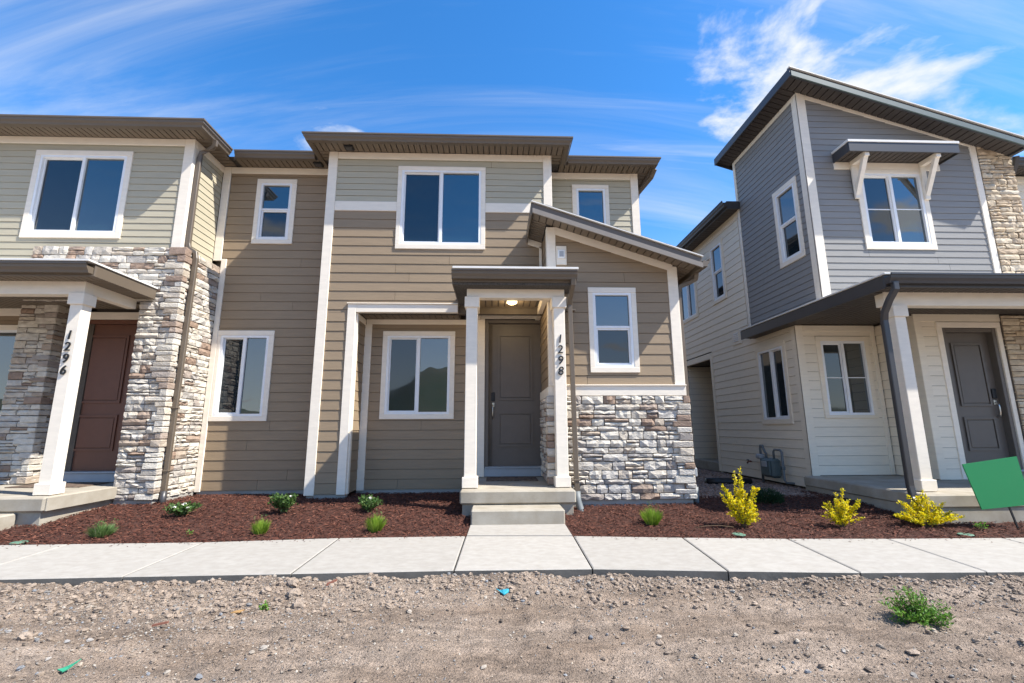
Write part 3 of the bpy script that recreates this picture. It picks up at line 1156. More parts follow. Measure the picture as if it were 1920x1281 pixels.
# left setback
bu, bl = (-4.325, -3.615, 4.373, 5.62), (-4.71, -3.77, 1.275, 2.80)
w = backing(H, r_, -4.95, -2.85, ZB, ZS)
siding(w, r_, -4.80, -2.865, ZB, ZS - .02, .157, M['brown'], [bu, bl])
window(H, r_, bu, (-4.247, -3.70, 4.455, 5.54), 'hung', label='small upper window of the left setback')
window(H, r_, bl, (-4.652, -3.855, 1.358, 2.715), label='lower sliding window beside the stone')
wbox('corner_board', r_, -4.80, -4.712, ZB - .02, 4.08, -.004, .032, M['trim'], H)
wbox('corner_board', r_, -4.945, -4.81, 4.05, ZS - .003, -.004, .028, M['trim'], H)
wbox('frieze_board', r_, -4.809, -2.87, ZS - .125, ZS - .003, -.004, .022, M['trim'], H)
# right setback
br = (1.42, 2.105, 4.37, 5.605)
w = backing(H, r_, .90, 2.65, 3.4, ZS)
siding(w, r_, .96, 2.53, 3.45, ZS - .02, .112, M['light'], [br])
window(H, r_, br, (1.50, 2.035, 4.455, 5.53), 'single', label='small upper window above the shed roof')
wbox('corner_board', r_, 2.525, 2.665, 3.4, ZS - .002, -.15, .026, M['trim'], H)
wbox('frieze_board', r_, .973, 2.524, ZS - .125, ZS - .003, -.004, .022, M['trim'], H)
s = sideR(2.65)
backing(H, s, RW, 16, .1, ZS)
mk('wall', *box8(sideL(-2.85), F_, RW, ZB, ZS, -.14, -.01), M['brown'], H)
mk('wall', *box8(sideR(.96), F_ + .16, RW, 3.2, ZS, -.14, -.01), M['light'], H)
# shed-roofed bay with stone base
g = front(GW)
gs = -.327
gz = lambda x: 4.229 + gs * (x - .783)
gwin = (1.385, 2.11, 1.935, 3.22)
w = backing(H, g, .80, 2.745, 1.6, 0, ztop=(gz(.80), gs))
siding(w, g, .90, 2.63, 1.74, 9, .157, M['brown'], [gwin], ztop=(gz(.90) - .03, gs))
window(H, g, gwin, (1.455, 2.035, 2.015, 3.14), 'hung', label='window above the stone base')
wbox('corner_board', g, .782, .915, 1.745, gz(.782) - .05, -.12, .024, M['trim'], H)
wbox('corner_board', g, 2.615, 2.758, 1.745, gz(2.76) - .02, -.12, .024, M['trim'], H)
wbox('band_board', g, .775, 2.765, 1.60, 1.74, -.12, .04, M['trim'], H)
wbox('band_cap', g, .77, 2.77, 1.741, 1.757, -.01, .058, M['trim'], H)
v = [g.p(u, gz(u) + dz, d) for d in (-.004, .022) for dz in (-.125, -.005) for u in (.916, 2.70)]
mk('frieze_board', *hexa(v), M['trim'], H)
pt = stonework(H, g, [(.745, 2.785, .17, 1.60)], M['stone'], random.Random(3), .055)
quoins(pt, .745, GW - .055, -1, .375, 1.60, M['stone'], random.Random(5))
quoins(pt, 2.79, GW - .055, 1, .17, 1.60, M['stone'], random.Random(6))
wbox('foundation_wall', g, .78, 2.765, -.1, .168, -.14, .012, M['found'], H)
wbox('foundation_wall', sideR(2.745), GW + .02, 10, -.1, .168, -.14, .018, M['found'], H)
s = sideL(.80)
w = backing(H, s, GW, RW, .36, 4.2)
siding(w, s, GW + .13, RW - .03, 1.74, 4.2, .157, M['brown'])
wbox('corner_board', s, GW + .001, GW + .125, 1.745, 4.19, -.004, .020, M['trim'], H)
wbox('band_board', s, GW + .001, RW - .03, 1.60, 1.735, -.004, .036, M['trim'], H)
stonework(H, s, [(GW, RW - .03, .375, 1.595)], M['stone'], random.Random(4), .05)
s = sideR(2.745)
w = backing(H, s, GW, 12, .1, 3.6)
siding(w, s, GW + .12, 10, 1.75, 3.55, .157, M['brown'])
wbox('corner_board', s, GW - .02, GW + .115, 1.745, 3.56, -.004, .022, M['trim'], H)
stonework(H, s, [(GW - .04, GW + .45, .17, 1.60)], M['stone'], random.Random(14), .05)
# siding bases
for fr, a, b in ((r_, -4.78, -2.85), (r_, -2.25, -.45), (f, -2.84, -2.26)):
    wbox('foundation_wall', fr, a, b, -.15, ZB - .002, -.14, -.006, M['found'], H)

mk('wall_core', *box8(front(8.08), -4.9, 2.6, .0, ZS + .01, -7.9, 0), M['back'], H)
# main roof
rf = mk('roof', *frustum(-3.07, 1.18, F_ - .30, 15, ZS + .03, ZS + .75, 2.0), M['shingle'], H)
mk('roof_row', *frustum(-4.98, 2.87, RW - .30, 16, ZS + .032, ZS + .85, 2.2), M['shingle'], H)
rows = [o for o in H.children if o.name.startswith('roof_row')][0]
rows.name = 'roof'
OH = .30
for (x0, x1, y0, y1) in ((-3.07, 1.18, F_ - OH, F_ - OH + .02), (1.16, 1.18, F_ - OH + .021, RW - OH), (-3.07, -3.05, F_ - OH + .021, RW - OH),
                         (-4.62, -3.051, RW - OH, RW - OH + .02), (1.181, 2.87, RW - OH, RW - OH + .02), (2.85, 2.87, RW - OH + .021, 14)):
    cbox('fascia', x0, x1, y0, y1, ZS - .018, ZS + .135, M['eave'], rf, .003)
soffit(rf, -3.05, 1.16, F_ - OH + .02, F_ - .023, ZS, M['soffit'], 'Y', .098)
soffit(rf, -4.62, -3.05, RW - OH + .02, RW - .023, ZS, M['soffit'], 'Y', .098)
soffit(rf, 1.16, 2.85, RW - OH + .02, RW - .023, ZS, M['soffit'], 'Y', .098)
soffit(rf, -3.05, -2.87, F_ - .02, RW - OH + .018, ZS, M['soffit'], 'X', .098)
soffit(rf, .975, 1.16, F_ - .02, RW - OH + .018, ZS, M['soffit'], 'X', .098)
soffit(rf, 2.67, 2.85, RW - .02, 12, ZS, M['soffit'], 'X', .1)
gutter(rf, [(-3.07, RW - OH), (-3.07, F_ - OH), (1.18, F_ - OH), (1.18, RW - OH)], [(-1, 0, 0), (-1, -1, 0), (1, -1, 0), (1, 0, 0)], ZS - .02, M['eave'])
gutter(rf, [(-4.57, RW - OH), (-3.19, RW - OH)], [(0, -1, 0), (0, -1, 0)], ZS - .021, M['eave'])
gutter(rf, [(1.30, RW - OH), (2.87, RW - OH), (2.87, 14)], [(0, -1, 0), (1, -1, 0), (1, 0, 0)], ZS - .021, M['eave'])
for x, y in ((-2.49, 7.17), (-3.2, 7.70)):
    o = cbox('soffit_light', x - .075, x + .075, y - .07, y + .07, ZS - .03, ZS + .004, M['dark'], rf, .008)
    cbox('lens', x - .05, x + .05, y - .045, y + .045, ZS - .034, ZS - .029, M['eavedark'], o, .002)
sweep('downspout', [(2.93, RW - .22, ZS - .02), (2.90, RW - .10, ZS - .12), (2.72, RW + .17, ZS - .30), (2.70, RW + .2, ZS - .42), (2.70, RW + .2, 3.2)], .075, .055, M['eave'], H)

# shed roof over the bay
zt = lambda x: 4.405 - .333 * (x - .537)
RX0, RX1, RY0 = .537, 3.0, 6.25
def slope_box(name, x0, x1, y0, y1, dz0, dz1, m, parent):
    v = [(x, y, zt(x) + dz) for dz in (dz0, dz1) for y in (y0, y1) for x in (x0, x1)]
    return mk(name, v, fixn(v, QF), m, parent)
shed = slope_box('shed_roof', RX0, RX1, RY0 + .02, RW + .02, -.075, 0, M['shingle'], H)
slope_box('rake_fascia', RX0, RX1, RY0 + .003, RY0 + .022, -.165, -.012, M['eave'], shed)
slope_box('rake_trim', RX0 + .0, RX1, RY0 - .022, RY0 + .002, -.168, -.095, M['raketrim'], shed)
slope_box('drip_edge', RX0 - .012, RX1 + .012, RY0 - .026, RY0 + .03, .001, .016, M['flash'], shed)
cbox('high_fascia', RX0 - .018, RX0 - .002, RY0, F_ - .02, zt(RX0) - .19, zt(RX0) - .002, M['eave'], shed, .002)
soffit(shed, RX0 + .02, RX1 - .02, RY0 + .024, GW - .026, zt(RX0 + .02) - .100, M['soffit'], 'Y', .105, -.333)
soffit(shed, RX0 + .02, .775, GW - .02, F_ - .03, zt(RX0 + .02) - .100, M['soffit'], 'X', .075, -.333)
soffit(shed, 2.77, RX1 - .02, GW - .02, 10, zt(2.77) - .100, M['soffit'], 'X', .1, -.333)
slope_box('shed_roof_tail', .97, RX1, RW + .021, 10, -.07, -.001, M['shingle'], shed)
v = [f.p(u, zt(u) + dz, d) for d in (.014, .034) for dz in (-.215, -.115) for u in (.545, .775)]
mk('frieze_board', *hexa(v), M['trim'], H)
wbox('corner_board', f, .735, .778, 3.32, 4.15, .014, .034, M['trim'], H)
gutter(shed, [(RX1, RY0 - .02), (RX1, 10)], [(1, 0, 0), (1, 0, 0)], zt(RX1) - .15, M['eave'])
for a in range(3):
    for k in range(14):
        x0_ = RX0 + .02 + (RX1 - RX0 - .04) * k / 14
        slope_box('shingle', x0_, x0_ + .168, RY0 - .012 + a * .33, RY0 + .30 + a * .33, .0165 + .004 * (k % 2) + .002 * a, .024 + .004 * (k % 2) + .002 * a, M['shingle'], shed)
sweep('downspout', [(3.06, GW - .02, 3.46), (3.06, GW + .03, 3.38), (2.98, GW + .06, 3.33), (2.83, GW + .07, 3.27), (2.80, GW + .08, 3.17), (2.815, GW + .08, .30)], .072, .06, M['eave'], H)
sweep('drain_boot', [(2.83, GW + .06, .32), (2.83, GW + .06, .02)], .09, .09, M['pipe'], H, n=10)
o = wbox('mounting_block', g, .922, 1.078, 3.57, 3.87, -.004, .034, M['trim'], H)
wbox('vent_cover', g, .945, 1.05, 3.665, 3.80, .034, .06, M['vinyl'], o, .012)
wbox('vent_grille', g, .965, 1.03, 3.69, 3.775, .06, .066, M['plastic'], o, .006)

# main porch
cbox('porch_slab', -.447, 1.046, 6.146, RW - .05, .195, .36, M['conc'], H, .018)
cbox('porch_foundation', -.415, 1.015, 6.19, RW - .05, -.15, .194, M['conc'], H, .004)
cbox('step', -.285, .845, 5.785, 6.188, -.1, .183, M['conc'], H, .016)
post(H, -.413, -.253, 6.385, 6.545, .36, 3.0)
post(H, .835, .995, 6.385, 6.545, .36, 3.0, ('1298', 2.335, 0))
pr = cbox('porch_roof', -.585, 1.09, 6.19, F_ + .01, 3.12, 3.27, M['shingle'], H, .003)
cbox('porch_roof_infill', -.585, .79, F_ + .011, RW, 3.10, 3.26, M['eave'], pr, .003)
cbox('beam', -.41, .998, 6.395, 6.535, 2.99, 3.182, M['trim'], pr, .004)
cbox('side_beam', -.405, -.26, 6.536, RW - .03, 3.0, 3.15, M['trim'], pr, .004)
cbox('side_beam', .70, .778, 6.536, RW - .03, 3.0, 3.15, M['trim'], pr, .004)
cbox('fascia', -.605, 1.11, 6.17, 6.189, 3.155, 3.275, M['eave'], pr, .003)
cbox('fascia', -.605, -.586, 6.1895, RW - .02, 3.13, 3.275, M['eave'], pr, .003)
cbox('fascia', 1.091, 1.11, 6.1895, GW - .03, 3.155, 3.275, M['eave'], pr, .003)
cbox('roof_flashing', -.60, 1.105, 6.16, F_ - .02, 3.277, 3.292, M['flash'], pr, .003)
cbox('roof_flashing', -.59, 1.15, 6.035, 6.159, 3.306, 3.336, M['flash'], pr, .003)
soffit(pr, -.585, 1.09, 6.19, 6.39, 3.172, M['soffit'], 'Y', .098)
soffit(pr, -.585, -.412, 6.39, RW - .03, 3.150, M['soffit'], 'X', .1)
soffit(pr, -.258, .658, 6.54, RW - .03, 3.108, M['soffit'], 'Y', .098)
soffit(pr, 1.0, 1.09, 6.39, GW - .03, 3.172, M['soffit'], 'X', .1)
gutter(pr, [(-.605, 6.17), (1.14, 6.17)], [(0, -1, 0), (0, -1, 0)], 3.182, M['eave'])
o = cbox('porch_light', .175, .345, 6.88, 7.05, 3.082, 3.107, M['vinyl'], pr, .012)
lv, lf = [], []
for j in range(4):
    for i in range(16):
        a = 6.283 * i / 16
        rr = .08 * math.cos(j / 3 * 1.5)
        lv.append((.26 + rr * math.cos(a), 6.965 + rr * math.sin(a), 3.082 - .034 * math.sin(j / 3 * 1.5)))
for j in range(3):
    for i in range(16):
        lf.append((j * 16 + i, j * 16 + (i + 1) % 16, (j + 1) * 16 + (i + 1) % 16, (j + 1) * 16 + i))
lf.append(tuple(range(48, 64)))
mk('lamp_lens', lv, lf, M['lamp'], o, True)
pl = bpy.data.lights.new('porch_lamp', 'POINT')
pl.energy = 4.0
pl.color = (1, .75, .42)
pl.shadow_soft_size = .06
po = bpy.data.objects.new('porch_lamp', pl)
COL.objects.link(po)
po.location = (.26, 6.965, 3.0)
sweep('downspout', [(1.085, 6.12, 3.19), (1.085, 6.13, 3.12), (1.08, 6.38, 2.99), (1.082, 6.45, 2.9), (1.112, 6.47, .36), (1.112, 6.47, .28)], .066, .05, M['eave'], H)
for z in (2.82, .44):
    cbox('downspout_strap', 1.035, 1.165, 6.435, 6.56, z, z + .02, M['eave'], H, .003)
sweep('drain_boot', [(1.114, 6.47, .30), (1.12, 6.45, .18), (1.15, 6.40, .06), (1.17, 6.36, -.02)], .095, .095, M['pipe'], H, n=10)
# recess ceiling
soffit(rf, -2.22, -.61, F_ + .02, RW - .03, 3.005, M['soffit'], 'Y', .1)
mk('recess_ceiling', *box8(Fr((0, 0, 0), (1, 0, 0), (0, 1, 0)), -2.25, -.60, 3.016, 3.06, F_ + .02, RW), M['back'], H)

o = cbox('doormat', -.13, .66, 7.20, 7.72, .3605, .373, M['matt'], None, .004)
tag(o, 'brown doormat at the dark grey door behind the steps', 'doormat')

# ------------------------------------------------------------------ townhouse 1296 (left)
H2 = thing('townhouse', (-7.5, 9, 0), 'sage townhouse numbered 1296 with brown door and white stone piers', 'townhouse')
f = front(LW)
lwn = (-7.427, -5.905, 4.097, 5.605)
w = backing(H2, f, -10.2, -4.96, 3.2, ZS)
siding(w, f, -10.2, -5.09, 3.92, ZS - .02, .112, M['light'], [lwn])
siding(w, f, -10.2, -7.10, 3.25, 3.92, .112, M['light'])
window(H2, f, lwn, (-7.342, -5.99, 4.185, 5.52), label='large upper sliding window of the left house')
wbox('corner_board', f, -5.10, -4.945, 3.9, ZS - .002, -.15, .026, M['trim'], H2)
wbox('frieze_board', f, -10.2, -5.101, ZS - .125, ZS - .003, -.004, .022, M['trim'], H2)
s = sideR(-4.96)
w = backing(H2, s, LW, RW, 3.8, ZS)
siding(w, s, LW + .10, RW - .03, 3.85, ZS - .02, .112, M['light'])
wbox('frieze_board', s, LW + .02, RW - .03, ZS - .125, ZS - .003, -.004, .022, M['trim'], H2)
backing(H2, s, LW, RW, .1, 3.8)
SF = front(6.97)
pt = stonework(H2, SF, [(-5.37, -4.785, .17, 3.05)], M['stone'], random.Random(21), .055)
quoins(pt, -4.785, 6.915, 1, .17, 3.925, M['stone'], random.Random(26))
stonework(H2, SF, [(-7.09, -4.785, 3.05, 3.925)], M['stone'], random.Random(22), .055)
stonework(H2, sideR(-4.84), [(6.96, RW - .02, .17, 3.925)], M['stone'], random.Random(23), .055)
mk('wall_core', *box8(SF, -5.35, -4.84, -.1, 3.9, -.5, -.04), M['back'], H2)
wbox('foundation_wall', SF, -5.35, -4.81, -.15, .168, -.5, .02, M['found'], H2)
wbox('foundation_wall', sideR(-4.84), 6.96, RW, -.15, .168, -.3, .025, M['found'], H2)
mk('wall_core', *box8(front(7.68), -10.2, -5.05, .0, ZS + .01, -8.2, 0), M['back'], H2)
DW = 7.50
d_ = front(DW)
w = backing(H2, d_, -10.2, -6.53, .36, 3.1)
siding(w, d_, -10.2, -6.9, .36, 2.95, .157, M['brown'], [(-8.6, -7.46, 1.29, 2.80)])
window(H2, d_, (-8.6, -7.46, 1.29, 2.80), (-8.51, -7.545, 1.375, 2.715), label='porch window of the left house')
wbox('frieze_board', d_, -10.2, -6.9, 2.951, 3.09, -.004, .022, M['trim'], H2)
pt = stonework(H2, front(7.30), [(-7.43, -6.86, .365, 3.08)], M['stone'], random.Random(24), .05)
quoins(pt, -6.855, 7.25, 1, .365, 3.08, M['stone'], random.Random(27))
stonework(H2, sideR(-6.90), [(7.27, DW - .01, .365, 3.08)], M['stone'], random.Random(25), .045)
mk('wall_core', *box8(front(7.3), -7.41, -6.91, .3, 3.08, -.2, -.04), M['back'], H2)
backing(H2, d_, -6.9, -5.30, 2.93, 3.3)
wbox('door_casing', d_, -6.86, -5.37, 2.90, 3.02, -.004, .026, M['trim'], H2)
wbox('kick_board', d_, -6.80, -5.30, .362, .49, -.14, .012, M['plastic'], H2)
door(H2, d_, -6.72, -5.80, .522, 2.83, M['doorbrown'], 1, label='brown two panel front door')
wbox('door_casing', d_, -5.735, -5.36, .36, 2.895, -.004, .024, M['trim'], H2)
rf2 = mk('roof', *frustum(-10.6, -4.70, LW - .30, 16, ZS + .03, ZS + .85, 2.2), M['shingle'], H2)
cbox('fascia', -10.5, -4.70, LW - OH, LW - OH + .02, ZS - .018, ZS + .135, M['eave'], rf2, .003)
cbox('fascia', -4.72, -4.70, LW - OH + .021, RW - OH - .12, ZS - .018, ZS + .135, M['eave'], rf2, .003)
soffit(rf2, -10.0, -4.72, LW - OH + .02, LW - .023, ZS, M['soffit'], 'Y', .098)
soffit(rf2, -4.94, -4.72, LW - .02, RW - .03, ZS, M['soffit'], 'X', .098)
gutter(rf2, [(-10.5, LW - OH), (-4.70, LW - OH), (-4.70, RW - OH - .118)], [(0, -1, 0), (1, -1, 0), (1, 0, 0)], ZS - .02, M['eave'])
sweep('downspout', [(-4.62, 7.02, ZS - .02), (-4.63, 7.04, ZS - .10), (-4.70, 7.07, ZS - .15), (-4.87, 7.10, ZS - .2), (-4.895, 7.11, ZS - .3), (-4.895, 7.11, 4.06), (-4.87, 7.11, 3.97),
                    (-4.76, 7.10, 3.90), (-4.735, 7.09, 3.80), (-4.735, 7.05, .26)], .07, .055, M['eave'], H2)
sweep('drain_boot', [(-4.735, 7.05, .28), (-4.735, 7.04, .02)], .09, .09, M['eavedark'], H2, n=10)
for z in (1.45, .55):
    cbox('downspout_strap', -4.79, -4.69, 7.015, 7.10, z, z + .02, M['eave'], H2, .003)
cbox('porch_slab', -10, -5.32, 5.885, DW - .02, .195, .36, M['conc'], H2, .018)
cbox('porch_slab', -5.3205, -5.30, 5.91, 6.95, .20, .355, M['conc'], H2, .008)
cbox('porch_foundation', -10, -5.37, 5.93, DW - .02, -.15, .194, M['conc'], H2, .004)
cbox('step', -8.2, -5.63, 5.50, 5.925, -.15, .183, M['conc'], H2, .016)
post(H2, -5.575, -5.42, 6.05, 6.205, .36, 2.92, ('1296', 2.30, -.01))
pr2 = cbox('porch_roof', -10.2, -5.15, 5.84, 6.93, 3.09, 3.235, M['shingle'], H2, .003)
cbox('beam', -10.2, -5.43, 6.06, 6.20, 2.905, 3.085, M['trim'], pr2, .004)
cbox('side_beam', -5.56, -5.431, 6.201, 6.95, 2.935, 3.085, M['trim'], pr2, .004)
cbox('fascia', -10.2, -5.13, 5.82, 5.839, 3.075, 3.235, M['eave'], pr2, .003)
cbox('fascia', -5.149, -5.13, 5.8395, 6.90, 3.075, 3.235, M['eave'], pr2, .003)
cbox('roof_flashing', -10.2, -5.112, 5.69, 6.90, 3.2365, 3.262, M['flash'], pr2, .003)
soffit(pr2, -9.4, -5.15, 5.84, 6.055, 3.080, M['soffit'], 'Y', .098)
soffit(pr2, -5.43, -5.15, 6.06, 6.92, 3.080, M['soffit'], 'X', .098)
soffit(pr2, -9.4, -5.57, 6.21, DW - .03, 3.07, M['soffit'], 'Y', .1)
cbox('porch_ceiling', -10.2, -5.4, 6.931, DW - .02, 3.09, 3.14, M['back'], pr2, .002)
gutter(pr2, [(-10.2, 5.82), (-5.15, 5.82)], [(0, -1, 0), (0, -1, 0)], 3.105, M['eave'])
o = cbox('doormat', -6.75, -5.75, 6.85, 7.35, .3605, .373, M['matt'], None, .004)
tag(o, 'brown doormat at the brown door of the left house', 'doormat')

# ------------------------------------------------------------------ right townhouse
H3 = thing('townhouse', (7, 9, 0), 'grey and beige townhouse at right with window awning and tan stone', 'townhouse')
SX, GY, BY, DY = 5.27, 6.96, 7.72, 6.95
s = sideL(SX)
nw, gw_, bw, fw = (8.045, 8.99, 1.20, 2.70), (7.215, 7.895, 4.007, 5.485), (9.90, 10.56, 4.03, 5.48), (11.40, 12.56, 3.97, 5.25)
w = backing(H3, s, BY, 10.95, .12, 2.95)
siding(w, s, BY + .12, 10.86, .15, 2.93, .157, M['beige'], [nw])
w = backing(H3, s, 9.12, 17, 2.93, 5.8)
siding(w, s, 9.18, 16.9, 2.93, 5.66, .157, M['beige'], [bw, fw, (10.86, 12.55, 2.8, 2.96)])
w = backing(H3, s, 12.45, 17, .12, 2.93)
siding(w, s, 12.55, 16.9, .15, 2.93, .157, M['beige'])
GSL = -.305
gtz = lambda x: 6.95 + GSL * (x - SX)
w = backing(H3, s, GY, 9.12, 2.94, 6.93)
siding(w, s, GY + .13, 9.07, 3.0, 6.83, .112, M['grey'], [gw_])
window(H3, s, nw, (8.12, 8.92, 1.29, 2.612), label='narrow lower sliding window in the beige side wall', tm=M['beige'])
window(H3, s, gw_, (7.29, 7.82, 4.09, 5.40), 'hung', label='upper window in the grey side wall')
window(H3, s, bw, (9.97, 10.48, 4.11, 5.40), 'hung', label='upper window in the beige side wall', tm=M['beige'])
window(H3, s, fw, (11.48, 12.48, 4.05, 5.17), label='far upper window in the beige side wall', tm=M['beige'])
wbox('corner_board', s, GY - .02, GY + .13, 2.95, 6.93, -.004, .024, M['trim'], H3)
wbox('corner_board', s, 9.06, 9.135, 2.95, 6.90, -.14, .024, M['trim'], H3)
wbox('frieze_board', s, GY + .131, 9.059, 6.83, 6.925, -.004, .022, M['trim'], H3)
wbox('frieze_board', s, 9.14, 16.9, 5.66, 5.775, -.004, .022, M['beige'], H3)
wbox('corner_board', s, BY - .02, BY + .12, .14, 2.90, -.004, .022, M['beige'], H3)
wbox('opening_trim', s, 10.86, 10.96, .14, 2.93, -.05, .02, M['beige'], H3)
wbox('opening_trim', s, 10.961, 12.449, 2.79, 2.93, -.05, .018, M['beige'], H3)
wbox('opening_trim', s, 12.45, 12.55, .14, 2.93, -.05, .02, M['beige'], H3)
# side entry recess
q = front(12.44)
w = backing(H3, q, SX, 7.2, .1, 2.9)
siding(w, q, SX + .05, 7.2, .30, 2.78, .157, M['beige'])
mk('wall', *box8(sideL(7.2), 10.9, 12.5, .1, 2.9, -.1, 0), M['beige'], H3)
mk('wall', *box8(Fr((0, 10.95, 0), (1, 0, 0), (0, 1, 0)), SX + .02, 7.2, .1, 2.9, -.1, 0), M['beige'], H3)
cbox('recess_ceiling', SX + .02, 7.2, 10.96, 12.43, 2.80, 2.9, M['soffitdark'], H3, .004)
cbox('entry_slab', SX - .02, 7.2, 10.97, 12.43, .12, .33, M['conc'], H3, .01)
cbox('recess_light', 5.75, 5.9, 11.5, 11.65, 2.78, 2.805, M['vinyl'], H3, .01)
# grey front
g = front(GY)
gfw = (6.10, 7.31, 4.02, 5.45)
w = backing(H3, g, SX + .001, 8.32, 2.96, 0, ztop=(gtz(SX), GSL))
siding(w, g, SX + .13, 8.22, 3.0, 9, .112, M['grey'], [gfw], ztop=(gtz(SX + .13) - .08, GSL))
window(H3, g, gfw, (6.185, 7.225, 4.11, 5.38), grid=True, label='upper window under the awning')
wbox('corner_board', g, SX - .024, SX + .125, 2.95, gtz(SX + .125) - .01, -.004, .026, M['trim'], H3)
wbox('corner_board', g, 8.215, 8.325, 2.95, gtz(8.325) - .01, -.004, .026, M['trim'], H3)
v = [g.p(u, gtz(u) + dz, d) for d in (-.004, .022) for dz in (-.125, -.004) for u in (SX + .126, 8.214)]
mk('frieze_board', *hexa(v), M['trim'], H3)
stonework(H3, g, [(8.335, 8.93, 3.05, 5.95)], M['tanstone'], random.Random(31), .05, clip=lambda u: gtz(u) - .01)
mk('wall_core', *box8(g, 8.33, 8.92, .2, 5.75, -.7, -.05), M['back'], H3)
mk('wall_core', *box8(front(7.80), 5.36, 8.9, .12, 2.88, -3.0, 0), M['back'], H3)
mk('wall_core', *box8(front(7.14), 6.88, 8.9, .12, 2.88, -.66, 0), M['back'], H3)
mk('wall_core', *box8(front(7.10), 5.42, 8.25, 2.96, 5.78, -9.5, 0), M['back'], H3)
# awning
aw = cbox('awning', 5.76, 7.60, 6.60, GY - .02, 5.60, 5.70, M['shingle'], H3, .004)
cbox('awning_fascia', 5.745, 7.615, 6.575, 6.599, 5.555, 5.72, M['eavedark'], aw, .006)
cbox('awning_fascia', 5.745, 5.7595, 6.5995, GY - .015, 5.555, 5.72, M['eavedark'], aw, .004)
cbox('awning_fascia', 7.6005, 7.615, 6.5995, GY - .015, 5.555, 5.72, M['eavedark'], aw, .004)
cbox('awning_flashing', 5.735, 7.625, 6.565, GY - .015, 5.722, 5.765, M['flash'], aw, .004)
soffit(aw, 5.765, 7.595, 6.602, GY - .02, 5.585, M['soffitdark'], 'Y', .098)
wbox('awning_ledger', g, 5.75, 7.61, 5.452, 5.58, .0, .028, M['trim'], aw)
for x in (6.06, 7.27):
    b = cbox('awning_bracket', x - .04, x + .04, 6.60, GY - .03, 5.50, 5.583, M['trim'], aw, .005)
    cbox('bracket_leg', x - .045, x + .045, GY - .066, GY - .031, 4.90, 5.489, M['trim'], b, .005)
    v = [(x + dx, *q_) for dx in (-.036, .036) for q_ in ((6.63, 5.499), (6.70, 5.499), (GY - .067, 5.06), (GY - .067, 4.96))]
    mk('bracket_brace', v, [(0, 1, 2, 3), (7, 6, 5, 4), (0, 4, 5, 1), (1, 5, 6, 2), (2, 6, 7, 3), (3, 7, 4, 0)], M['trim'], b)
    bm_fix(b.children[-1].data)
# mono-pitch roof
zr = lambda x: 7.10 - .32 * (x - 4.955)
def rbox(name, x0, x1, y0, y1, a, b, m, parent):
    v = [(x, y, zr(x) + dz) for dz in (a, b) for y in (y0, y1) for x in (x0, x1)]
    return mk(name, v, fixn(v, QF), m, parent)
rf3 = rbox('mono_pitch_roof', 4.955, 8.85, 6.64, 9.28, -.05, .004, M['shingle'], H3)
rbox('rake_fascia', 4.955, 8.85, 6.615, 6.639, -.150, -.004, M['eavedark'], rf3)
rbox('rake_trim', 4.957, 8.85, 6.59, 6.614, -.145, -.055, M['meter'], rf3)
rbox('drip_edge', 4.935, 8.86, 6.585, 6.66, .005, .022, M['flash'], rf3)
rbox('rake_fascia', 4.955, 8.85, 9.281, 9.30, -.150, -.004, M['eavedark'], rf3)
cbox('high_fascia', 4.93, 4.953, 6.60, 9.30, zr(4.955) - .155, zr(4.955) + .0, M['eavedark'], rf3, .003)
soffit(rf3, 4.975, 8.84, 6.642, GY - .028, zr(4.975) - .105, M['soffitdark'], 'Y', .11, -.32)
soffit(rf3, 4.975, SX - .026, GY - .02, 9.27, zr(4.975) - .105, M['soffitdark'], 'X', .11, -.32)
gutter(rf3, [(8.85, 6.60), (8.85, 9.3)], [(1, 0, 0), (1, 0, 0)], zr(8.85) - .13, M['eavedark'])
sweep('downspout', [(8.92, 6.85, 5.7), (8.95, 6.9, 5.6), (9.0, 7.05, 5.4), (9.0, 7.08, 3.0)], .07, .055, M['eavedark'], H3)
# low eave over the beige side wall
rf4 = cbox('roof', 4.98, 9, 9.02, 17.2, 5.80, 5.93, M['shingle'], H3, .003)
cbox('fascia', 4.96, 4.979, 9.0, 17.2, 5.755, 5.93, M['eavedark'], rf4, .003)
cbox('fascia', 4.9795, SX - .026, 9.0, 9.019, 5.755, 5.93, M['eavedark'], rf4, .003)
soffit(rf4, 4.98, SX - .024, 9.02, 16.5, 5.778, M['soffitdark'], 'X', .12)
gutter(rf4, [(4.96, 8.98), (4.96, 17)], [(-1, 0, 0), (-1, 0, 0)], 5.80, M['eavedark'])
# bay, return and door wall under the porch
b_ = front(BY)
bwn = (5.59, 6.53, 1.29, 2.705)
w = backing(H3, b_, SX + .001, 6.72, .12, 3.0)
siding(w, b_, SX + .11, 6.62, .36, 2.80, .157, M['beige'], [bwn])
window(H3, b_, bwn, (5.67, 6.455, 1.345, 2.62), grid=True, label='sliding window under the porch of the right house', tm=M['beige'])
wbox('corner_board', b_, SX - .022, SX + .11, .34, 2.90, -.004, .022, M['beige'], H3)
wbox('corner_board', b_, 6.60, 6.675, .36, 2.80, -.004, .022, M['beige'], H3)
wbox('frieze_board', b_, SX + .111, 6.675, 2.80, 2.90, -.004, .024, M['beige'], H3)
s2 = sideL(6.70)
w = backing(H3, s2, DY, BY, .2, 3.0)
siding(w, s2, DY + .10, BY - .005, .36, 2.88, .157, M['beige'])
wbox('corner_board', s2, DY - .02, DY + .095, .36, 2.90, -.004, .022, M['beige'], H3)
d_ = front(DY)
w = backing(H3, d_, 6.70, 7.12, .2, 3.0)
siding(w, d_, 6.80, 7.04, .36, 2.80, .157, M['beige'])
backing(H3, d_, 7.1, 8.4, 2.75, 3.0)
wbox('corner_board', d_, 6.68, 6.80, .36, 2.80, -.004, .024, M['beige'], H3)
